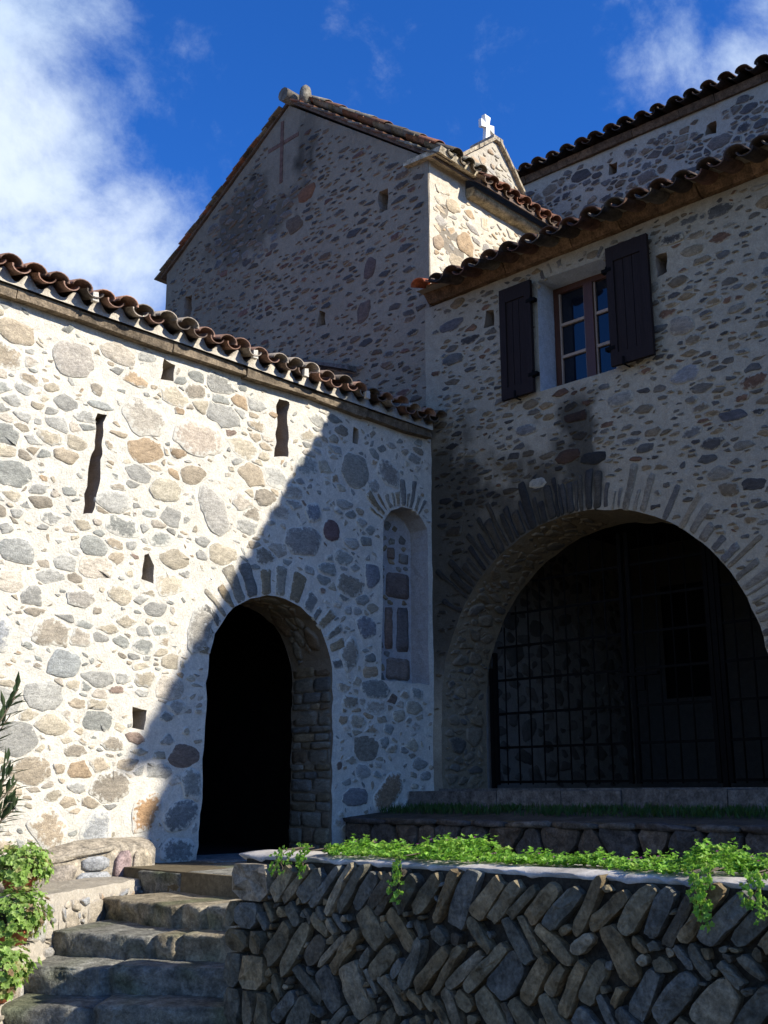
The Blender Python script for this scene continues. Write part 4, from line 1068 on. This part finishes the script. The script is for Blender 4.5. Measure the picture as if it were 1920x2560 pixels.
# end face seen from the steps
FE = Frame((XP + .43, YE, 0), (-1, 0, 0), (0, 0, 1))
rubble(pw, FE, (0, .40, -1.5, ZP - .05), .14, 1.2, PP, .03, rngP)
pw.build('wall_face', M_ROUGH, planter)
cpm = MB(); ny_ = 150
rings = []
for i in range(ny_ + 1):
    Y = -1.5 + (YE + .03 + 1.5) * i / ny_; j = -.012 + .035 * nz(Y * 4, 1) + .04 * nz(Y * 13, 2); jz = .012 * nz(Y * 2, 5) + .004 * nz(Y * 13, 6)
    c = mul((.44, .40, .34), 1 + .5 * nz(Y * 5, 8) + .3 * nz(Y * 19, 8))
    rings.append([cpm.vert(q, c) for q in ((XP + .05, Y, ZP - .05 + jz), (XP + .004 - j * .4, Y, ZP - .016 - .05 * max(0, nz(Y * 7, 21) + .1) - .025 * max(0, nz(Y * 23, 22))), (XP + .016 - j, Y, ZP - .014 + jz * .6), (XP + .10, Y, ZP - .004 + jz * .4), (XP + .2, Y, ZP - .004 + jz), (XP + .43, Y, ZP - .01), (XP + .43, Y, ZP - .06))])
for i in range(ny_):
    for k in range(6): cpm.face((rings[i][k], rings[i + 1][k], rings[i + 1][k + 1], rings[i][k + 1]), 0, True)
cpm.face(rings[-1]); cpm.face(rings[0][::-1])
cpm.build('capping', M_CAP, planter, True)

# terrace: low rough wall, grassy strip, kerb below the house
terr = thing('terrace_wall', (7.0, 4, -.5), 'low rough stone retaining wall in deep shade behind the green plants', 'wall')
tw = MB(); rngW = random.Random(83)
tw.box((7.045, -1, -.75), (7.35, 7.25, -.215), (.02, .018, .014))
FT = Frame((7.03, 7.24, 0), (0, -1, 0), (0, 0, 1))
rubble(tw, FT, (.01, 7.4, -.72, -.23), .17, 1.5, [(2, (.10, .08, .06)), (2, (.08, .072, .062)), (1, (.12, .095, .07))], .04, rngW, .012)
y = 7.22
while y > -.8:
    y1 = y - rngW.uniform(.25, .6); e = rngW.uniform(-.015, .015)
    q = chaikin([(7.24 - y + .006, -.25), (7.24 - y1 - .006, -.25), (7.24 - y1 - .006, -.205 + e), (7.24 - y + .006, -.195 - e)], 1)
    add_stone(tw, FT, q, .05, pick(rngW, [(1, (.115, .10, .08)), (1, (.09, .08, .07))]), w0, rngW, 0, sink=.1, edge=.9); y = y1
tw.build('wall_face', M_ROUGH, terr)
tp = MB(); tp.hexa([(7.05, -1, -.74), (7.95, -1, -.74), (7.95, 7.25, -.74), (7.05, 7.25, -.74), (7.05, -1, -.20), (7.95, -1, -.12), (7.95, 7.25, -.12), (7.05, 7.25, -.20)])
tag(tp.build('soil_bank', M_DIRT), kind='structure')
kb = thing('stone_kerb', (7.95, 4, -.15), 'long worn stone step running below the gated arch', 'step')
kk = MB(); y = 7.25
while y > -.5:
    y1 = max(-.6, y - rngW.uniform(.5, 1.1)); e = rngW.uniform(-.008, .008); c = mul((.12, .11, .095), rngW.uniform(.75, 1.25))
    kk.hexa([(7.87 + e, y1 + .005, -.25), (8.24, y1 + .005, -.25), (8.24, y - .005, -.25), (7.87 + e, y - .005, -.25), (7.88 + e, y1 + .005, .03 + e), (8.24, y1 + .005, .035 + e), (8.24, y - .005, .035 + e), (7.88 + e, y - .005, .03 + e)], c)
    y = y1
kk.build('step_stone', M_ROUGH, kb)
kf = MB(); kf.box((8.245, 3.75, -.25), (9.0, 7.2, .05), (.13, .12, .105)); kf.build('threshold', M_ROUGH, kb)

# ------------------------------------------------------------------ stone stairs
stairs = thing('stone_stairs', (4, 5.8, -1.55), 'worn stone steps climbing to the dark arched doorway', 'stairs')
rngS2 = random.Random(91)
edges = [((4.62, 6.80), (4.70, 4.66), -.50), ((4.14, 6.47), (4.08, 4.66), -.63), ((3.61, 6.14), (4.00, 5.15), -.765), ((3.30, 5.90), (3.91, 4.99), -.90), ((3.07, 5.63), (3.80, 4.74), -1.045), ((2.72, 5.3), (3.5, 4.4), -1.19), ((2.4, 5.0), (3.2, 4.1), -1.36)]
for k, (a, b, z) in enumerate(edges):
    a = Vector((*a, 0)); b = Vector((*b, 0)); d = (b - a).normalized(); b = b + d * (.0 if k < 2 else (.55 if k < 4 else .35)); inn = Vector((-d.y, d.x, 0))
    if inn.x < 0: inn = -inn
    if k in (2, 3, 4): a = a - d * .05
    n = 90; prof = [(0.02, z - .22), (.018, z - .14), (.012, z - .09), (.004, z - .05), (0, z - .018), (.004, z - .008), (.012, z - .002), (.04, z), (.2, z + .002), (.4, z + .004), (.9, z + .004)]
    s_ = MB(); rr = []; joints = sorted((rngS2.uniform(.2, .5), rngS2.uniform(.5, .85))); cs = [mul(pick(rngS2, [(1, (.24, .215, .16)), (1, (.27, .225, .15)), (1, (.20, .19, .155))]), 1.0) for _ in range(3)]
    L_ = (b - a).length
    for i in range(n + 1):
        t = i / n; seg = sum(t > j for j in joints); c = cs[seg]
        jt = min(abs(t - j) for j in joints) * L_
        notch = .05 * math.exp(-(jt / .014) ** 2)
        ring = []
        for o, zz in prof:
            q = a + d * (L_ * t) + inn * (o + notch * (o < .1) + .014 * nz(t * L_ * 3, zz * 5, k) + .020 * nz(t * L_ * 10, zz * 16, k + 9) + .010 * nz(t * L_ * 30, zz * 40, k) + .016 * max(0, 1 - 7 * abs(nz(t * L_ * 3.5, zz * 22, k + 20))) + (seg * .02 - .02) * (o < .3))
            ring.append(s_.vert((q.x, q.y, zz + .010 * nz(t * L_ * 4, o * 5, k * 2 + 1) - notch * .4 * (.005 < o < .3) + (.012 * (seg - 1)) * (o < .5)), mul(lerp(c, (.10, .11, .055), max(0, min(.7, 1.6 * nz(t * L_ * 4, zz * 7, k + 33)))), 1 + .45 * nz(t * L_ * 9, zz * 16, k))))
        rr.append(ring)
    for i in range(n):
        for j in range(len(prof) - 1): s_.face((rr[i][j], rr[i + 1][j], rr[i + 1][j + 1], rr[i][j + 1]), 0, True)
    st = s_.build('step', M_ROUGH, stairs, True)
# core below the treads
core = MB()
for k, (a, b, z) in enumerate(edges):
    core.hexa([(a[0] + .05, a[1] + .2, -1.55), (b[0] + .08, 4.64, -1.55), (5.0, 4.64, -1.55), (5.0, 6.9, -1.55), (a[0] + .05, a[1] + .2, z - .03 - .001 * k), (b[0] + .08, 4.64, z - .03 - .001 * k), (5.0, 4.64, z - .03 - .001 * k), (5.0, 6.9, z - .03 - .001 * k)] if k < 2 else
              [(a[0] + .07, a[1], -1.55), (b[0] + .05 + .3, b[1] - .2, -1.55), (5.0, 4.64, -1.55), (5.0, 6.7 - .003 * k, -1.55), (a[0] + .07, a[1], z - .03), (b[0] + .05 + .3, b[1] - .2, z - .03), (5.0, 4.64, z - .03), (5.0, 6.7 - .003 * k, z - .03)], (.06, .05, .04))
core.build('core', M_ROUGH, stairs)
# stepped side wall with ledges for the pots
side = thing('stepped_parapet', (3.5, 6.6, -1.55), 'sunlit stepped side wall of the stairs with ledges that hold flower pots', 'wall')
PSd = [(2, (.40, .34, .25)), (2, (.33, .31, .27)), (1, (.36, .27, .18)), (1, (.30, .30, .29))]
def block(pl_, z0, z1, wear=.02):
    m = MB(); n = len(pl_); tops = []
    for i in range(n):
        a = Vector((*pl_[i], 0)); b = Vector((*pl_[(i + 1) % n], 0)); L_ = (b - a).length
        F = Frame(a, (b - a).normalized(), (0, 0, 1)); wd = lambda u, v, s=i: .02 * nz(u * 3, v * 3, s) + .01 * nz(u * 9, v * 9, s)
        nu = max(2, int(L_ / .08)); nv = max(2, int((z1 - z0) / .08)); gidx = []
        for j in range(nv + 1):
            gidx.append([m.vert(F.P(L_ * q / nu, z0 + (z1 - z0) * j / nv, wd(L_ * q / nu, z0 + (z1 - z0) * j / nv) - .03 * (j == nv)) + Vector((0, 0, .015 * nz(q * .9, i) * (j == nv))), (.42, .37, .29)) for q in range(nu + 1)])
        tops += gidx[nv][:-1]
        for j in range(nv):
            for q in range(nu): m.face((gidx[j][q], gidx[j][q + 1], gidx[j + 1][q + 1], gidx[j + 1][q]), 0, True)
        if i < n - 1 and L_ > .25:
            pk = Packer(0, L_, z0, z1, .01); pk.block_outside([(.02, z0 + .02), (L_ - .02, z0 + .02), (L_ - .02, z1 - .035), (.02, z1 - .035)])
            fill(m, F, pk, (0, L_, z0, z1), [(300, (.08, .12), (1, 1.8), 0, .5, .012, .016), (600, (.05, .08), (1, 1.8), 0, .5, .01, .014), (600, (.025, .05), (1, 2), 0, .5, .01, .01)], PSd, wd, rngS2, lime=(.42, .37, .29))
    ring = [Vector(m.v[q]) for q in tops]; ce = sum(ring, Vector()) / len(ring); prev = None
    for k, f in enumerate((1.0, .93, .75, .4)):
        cur = [m.vert((ce.x + (q.x - ce.x) * f, ce.y + (q.y - ce.y) * f, (q.z if k == 0 else z1 + .012 * nz(q.x * 5 * f, q.y * 5, k) + .003 * k)), mul((.34, .30, .235), 1 + .25 * nz(q.x * 6 * f, q.y * 6 * f, 4))) for q in ring]
        if prev:
            for q in range(len(cur)): m.face((prev[q], prev[(q + 1) % len(cur)], cur[(q + 1) % len(cur)], cur[q]), 0, True)
        prev = cur
    m.face(prev)
    return m.build('ledge', [M_MORTAR, M_STONE], side)
block([(3.30, 6.05), (3.64, 6.17), (4.16, 6.50), (4.72, 6.83), (4.72, 7.26), (3.40, 7.26)], -1.2, -.575)
block([(3.00, 5.72), (3.32, 5.93), (3.60, 6.16), (3.29, 6.40), (3.05, 6.8), (2.8, 6.6)], -1.4, -.815)
block([(2.70, 5.40), (3.08, 5.66), (3.30, 5.92), (2.99, 6.15), (2.7, 6.5), (2.4, 6.0)], -1.55, -1.045)
# low plinth at the foot of the sunlit wall
pn = thing('stone_plinth', (4.6, 7.2, -.6), 'sunlit plinth of flat stones at the foot of the bright wall', 'plinth')
pm = MB(); rngN = random.Random(17)
F_ = Frame((3.7, 7.08, 0), (1, 0, 0), (0, 0, 1))
def ztop(x): return -.47 + .13 * sst(3.75, 4.55, x)
tops = []
for i in range(29):
    x = 3.7 + 1.23 * i / 28; zt_ = ztop(x) + .012 * nz(x * 7, 3)
    tops.append([pm.vert(q, (.34, .29, .215)) for q in ((x, 7.09 + .02 * nz(x * 5, 1), -.75), (x, 7.08 + .025 * nz(x * 5, 2), zt_ - .05), (x, 7.11 + .02 * nz(x * 4, 8), zt_ - .012), (x, 7.17, zt_ + .01), (x, 7.27, zt_ + .03))])
for i in range(28):
    for j in range(4): pm.face((tops[i][j], tops[i + 1][j], tops[i + 1][j + 1], tops[i][j + 1]), 0, True)
pm.face(tops[-1]); pm.face(tops[0][::-1])
for q, c in (([(.2, -.60), (.55, -.60), (.60, -.47), (.25, -.48)], (.29, .25, .20)), ([(.58, -.64), (.86, -.64), (.86, -.53), (.60, -.53)], (.31, .31, .30)), ([(.63, -.52), (.84, -.52), (.84, -.42), (.62, -.43)], (.32, .32, .31)), ([(.88, -.60), (1.02, -.60), (1.03, -.39), (.90, -.40)], (.30, .22, .20)), ([(1.04, -.72), (1.19, -.72), (1.20, -.45), (1.14, -.37), (1.05, -.39)], (.37, .31, .22)), ([(.0, -.5), (.35, -.47), (.9, -.385), (.88, -.355), (.4, -.42), (.0, -.46)], (.33, .285, .215))):
    add_stone(pm, F_, chaikin(refine(q, .12), 1), .022, c, w0, rngN, 0, edge=.86)
pm.build('stonework', M_ROUGH, pn, False)

# ------------------------------------------------------------------ plants
def leaf_quad(mb, p, d, up, l, w, c):
    """small folded leaf"""
    d = d.normalized(); s_ = d.cross(up)
    if s_.length < 1e-4: s_ = d.orthogonal()
    s_ = s_.normalized(); n_ = s_.cross(d)
    a = mb.vert(p, c); b = mb.vert(p + d * l * .5 + s_ * w * .5 + n_ * w * .12, c); e = mb.vert(p + d * l - n_ * w * .1, mul(c, 1.08)); f = mb.vert(p + d * l * .5 - s_ * w * .5 + n_ * w * .12, c); m_ = mb.vert(p + d * l * .5, mul(c, .92))
    mb.face((a, b, m_), 0); mb.face((b, e, m_), 0); mb.face((a, m_, f), 0); mb.face((m_, e, f), 0)
def rosette(mb, p, nrm, size, rng, cols, n=7):
    c0 = pick(rng, cols)
    x = nrm.orthogonal().normalized(); y = nrm.cross(x)
    t0 = rng.random() * 6.28
    for k in range(n):
        t = t0 + k * 2.4; tilt = .25 + .5 * k / n
        d = (x * math.cos(t) + y * math.sin(t)) * math.cos(tilt) + nrm * math.sin(tilt)
        leaf_quad(mb, p, d, nrm, size * rng.uniform(.7, 1.1), size * rng.uniform(.55, .8), mul(c0, rng.uniform(.85, 1.15)))
GR = [(3, (.24, .46, .045)), (2, (.18, .38, .04)), (2, (.30, .52, .07)), (.6, (.34, .48, .08))]
gm = MB(); rg = random.Random(101)
def hgt(Y):
    h = .018 + .040 * max(0, nz(Y * 1.9, 3.3)) + .045 * nz(Y * 5, 7)
    for c, w, a in ((4.05, .13, .03), (3.35, .20, .05), (2.12, .13, .055), (1.86, .12, .025), (1.4, .3, .03)): h += a * math.exp(-((Y - c) / w) ** 2)
    if 2.72 < Y < 2.88: h *= .25
    return max(.02, h) * sst(4.22, 4.05, Y)
for _ in range(7500):
    Y = rg.uniform(.55, 4.2); x0_ = XP + .10 + .16 * nz(Y * 3.1, 4.4); x = x0_ + (XP + .41 - x0_) * rg.random() ** 1.2
    h = hgt(Y) * (.55 + .6 * math.sin(math.pi * min(1, (x - XP - .09) / .36)))
    if h < .012: continue
    z = ZP + h * rg.uniform(.15, 1.0)
    rosette(gm, Vector((x + .02 * nz(Y * 9, 1), Y, z)), Vector((rg.uniform(-.7, .2), rg.uniform(-.6, .6), 1)).normalized(), rg.choice((.010, .013, .016, .022)) * rg.uniform(.85, 1.2), rg, GR, 6)
for _ in range(260):                                # stems with loose sprigs rising above the mat
    Y = rg.uniform(.6, 4.15); x = XP + .18 + .18 * rg.random(); h = hgt(Y) + rg.uniform(.0, .035)
    for k in range(4): rosette(gm, Vector((x + rg.gauss(0, .008), Y + rg.gauss(0, .008), ZP + h - .012 * k)), Vector((rg.uniform(-.5, .3), rg.uniform(-.5, .5), 1)).normalized(), rg.uniform(.012, .018), rg, GR, 5)
FL = [(1, (.45, .10, .30)), (1, (.35, .08, .28))]
for _ in range(46):
    Y = rg.uniform(.6, 4.1); x = XP + .12 + .2 * rg.random()
    rosette(gm, Vector((x, Y, ZP + hgt(Y) + .012)), Vector((-.4, 0, 1)).normalized(), .009, rg, FL, 5)
o = gm.build('ground_cover', M_LEAF); tag(o, 'bright green low creeping plants along the top of the herringbone wall', 'plants', kind='stuff')
# trailing sprigs that hang over the front edge
def trail(y0, length, n, spread, label, seed):
    r = random.Random(seed); m = MB(); stems = MB()
    for s_ in range(n):
        y = y0 + r.uniform(-spread, spread); L_ = length * r.uniform(.45, 1.0); x = XP + .1; z = ZP + .03
        pts = [Vector((x, y, z)), Vector((XP - .03, y + r.uniform(-.01, .01), ZP + .02))]
        k = 0
        while ZP - pts[-1].z < L_ and k < 30:
            l_ = pts[-1]; pts.append(Vector((XP - .05 - .015 * r.random(), l_.y + r.uniform(-.014, .014), l_.z - .02))); k += 1
        stems.tube(pts, .0025, (.12, .16, .05), n=4)
        for q in pts:
            for _ in range(3): rosette(m, q + Vector((r.uniform(-.02, .0), r.gauss(0, .014), r.gauss(0, .008))), Vector((-1, r.uniform(-.5, .5), r.uniform(0, .8))).normalized(), r.uniform(.011, .018), r, GR, 5)
    t = thing('trailing_plant', (XP, y0, ZP), label, 'plant', 'sprigs hanging over the herringbone wall')
    m.build('foliage', M_LEAF, t); stems.build('stem', M_BARK, t)
trail(4.16, .08, 6, .10, 'short green sprig spilling over the wall by its square end pillar', 1)
trail(3.45, .16, 2, .02, 'single thin green sprig hanging in the middle of the herringbone stones', 2)
trail(2.05, .16, 4, .06, 'fullest green sprig hanging down towards the right end of the herringbone wall', 3)
trail(1.82, .12, 3, .02, 'green sprig hanging at the right edge of the view over the wall', 4)
# dim grass on the bank below the house
gb_ = MB(); rg = random.Random(111)
for _ in range(5200):
    Y = rg.uniform(2.6, 7.2); x = 7.3 + .55 * rg.random() ** .7
    if nz(Y * 2, x * 3, 5) < -.12 and rg.random() < .7: continue
    b = Vector((x, Y, -.20 + .09 * (x - 7.05))); h = rg.uniform(.03, .08)
    d = Vector((rg.uniform(-.5, .5), rg.uniform(-.5, .5), 1)).normalized(); leaf_quad(gb_, b, d, Vector((rg.uniform(-1, 1), 1, 0)), h, .012, pick(rg, [(1, (.04, .10, .02)), (1, (.055, .12, .02)), (.5, (.07, .10, .03))]))
o = gb_.build('grass', M_LEAF); tag(o, 'dim green grass on the bank below the stone step', 'grass', kind='stuff')

# pots with leafy plants on the ledges
PG = [(3, (.31, .46, .10)), (2, (.24, .38, .075)), (2, (.38, .52, .14)), (.5, (.42, .40, .16)), (.25, (.30, .20, .10))]
def potted(x, y, z, rad, label, seed, hgt_):
    r = random.Random(seed); t = thing('potted_plant', (x, y, z), label, 'potted plant', 'potted plants on the stepped side wall')
    pm_ = MB(); n = 18; prof = [(.07, 0), (.092, .065), (.104, .067), (.106, .085), (.092, .085), (.088, .07), (.0, .07)]
    rr = [[pm_.vert((x + q * math.cos(2 * math.pi * j / n), y + q * math.sin(2 * math.pi * j / n), z + h)) for j in range(n)] for q, h in prof]
    for k in range(len(prof) - 1):
        for j in range(n): pm_.face((rr[k][j], rr[k][(j + 1) % n], rr[k + 1][(j + 1) % n], rr[k + 1][j]), 0, True)
    pm_.face(rr[0][::-1]); pm_.build('pot', M_TERRA, t)
    fm = MB(); sm_ = MB()
    for _ in range(34):
        d = Vector((r.gauss(0, 1), r.gauss(0, 1), abs(r.gauss(0, .7)) + .1)).normalized(); e = Vector((x, y, z + .07)) + Vector((d.x * rad, d.y * rad, d.z * hgt_)) * .8
        sm_.tube([Vector((x, y, z + .065)) + Vector((d.x, d.y, 0)) * .03, Vector((x, y, z + .09)).lerp(e, .5) + Vector((0, 0, .03)), e], .004, (.12, .13, .05), n=4)
    for _ in range(520):
        d = Vector((r.gauss(0, 1), r.gauss(0, 1), r.gauss(0, .9))).normalized()
        k = r.uniform(.6, 1.04) * (1 + .42 * nz(d.x * 2.5, d.y * 2.5, d.z * 2.5 + seed))
        q = Vector((x, y, z + .055 + hgt_ * .42)) + Vector((d.x * rad, d.y * rad, d.z * hgt_ * .62)) * k
        if q.z < z + .03: continue
        rosette(fm, q, (d + Vector((0, 0, .5))).normalized(), r.choice((.016, .022, .028, .036)), r, PG, 7)
    fm.build('foliage', M_LEAF, t); sm_.build('stem', M_BARK, t)
potted(3.50, 6.42, -.572, .185, 'round light green potted plant on the topmost ledge beside the plinth', 5, .22)
potted(3.28, 6.03, -.812, .185, 'light green potted plant on the middle ledge of the side wall', 6, .24)
potted(3.03, 5.72, -1.042, .18, 'light green potted plant on the lowest ledge at the bottom left corner', 7, .24)
# oleander at the left edge
ol = thing('oleander_shrub', (3.05, 6.75, -.6), 'dark leaved oleander reaching in at the left edge in front of the bright wall', 'shrub')
om = MB(); os_ = MB(); r = random.Random(131)
def twig(pts, nl, lenr, first=.62):
    os_.tube(pts, [.012 - .008 * k / (len(pts) - 1) for k in range(len(pts))], n=6)
    for k in range(nl):
        t = first + (1 - first) * k / nl; f = t * (len(pts) - 1); i = min(int(f), len(pts) - 2); p = Vector(pts[i]).lerp(Vector(pts[i + 1]), f - i); ax = (Vector(pts[i + 1]) - Vector(pts[i])).normalized()
        a = k * 2.1 + r.random(); x_ = ax.orthogonal().normalized(); y_ = ax.cross(x_)
        d = (ax * r.uniform(.7, 1.3) + (x_ * math.cos(a) + y_ * math.sin(a)) * .8).normalized()
        leaf_quad(om, p, d, Vector((r.uniform(-.3, .3), r.uniform(-.3, .3), 1)), r.uniform(*lenr), r.uniform(.026, .038), pick(r, [(2, (.05, .085, .035)), (2, (.07, .11, .045)), (1, (.11, .15, .07))]))
B0 = (3.02, 6.72, -1.0)
for tip, nl in (((3.44, 6.50, .64), 26), ((3.40, 6.46, .58), 22), ((3.43, 6.44, .05), 26), ((3.46, 6.45, -.08), 26), ((3.43, 6.52, .20), 22), ((3.40, 6.50, .48), 18), ((3.43, 6.48, .13), 24), ((3.45, 6.46, -.03), 24), ((3.42, 6.5, -.14), 18), ((3.2, 6.7, .9), 22), ((3.1, 6.5, .4), 24), ((2.9, 6.9, .7), 24), ((2.8, 6.6, .3), 20)):
    tp_ = Vector(tip); b = Vector(B0); mid = b.lerp(tp_, .55) + Vector((-.10, .08, .06))
    twig([b, b.lerp(mid, .5), mid, mid.lerp(tp_, .5), tp_], nl, (.09, .16))
om.build('foliage', M_LEAF, ol); os_.build('stem', M_BARK, ol)
# white pot half hidden at the left edge
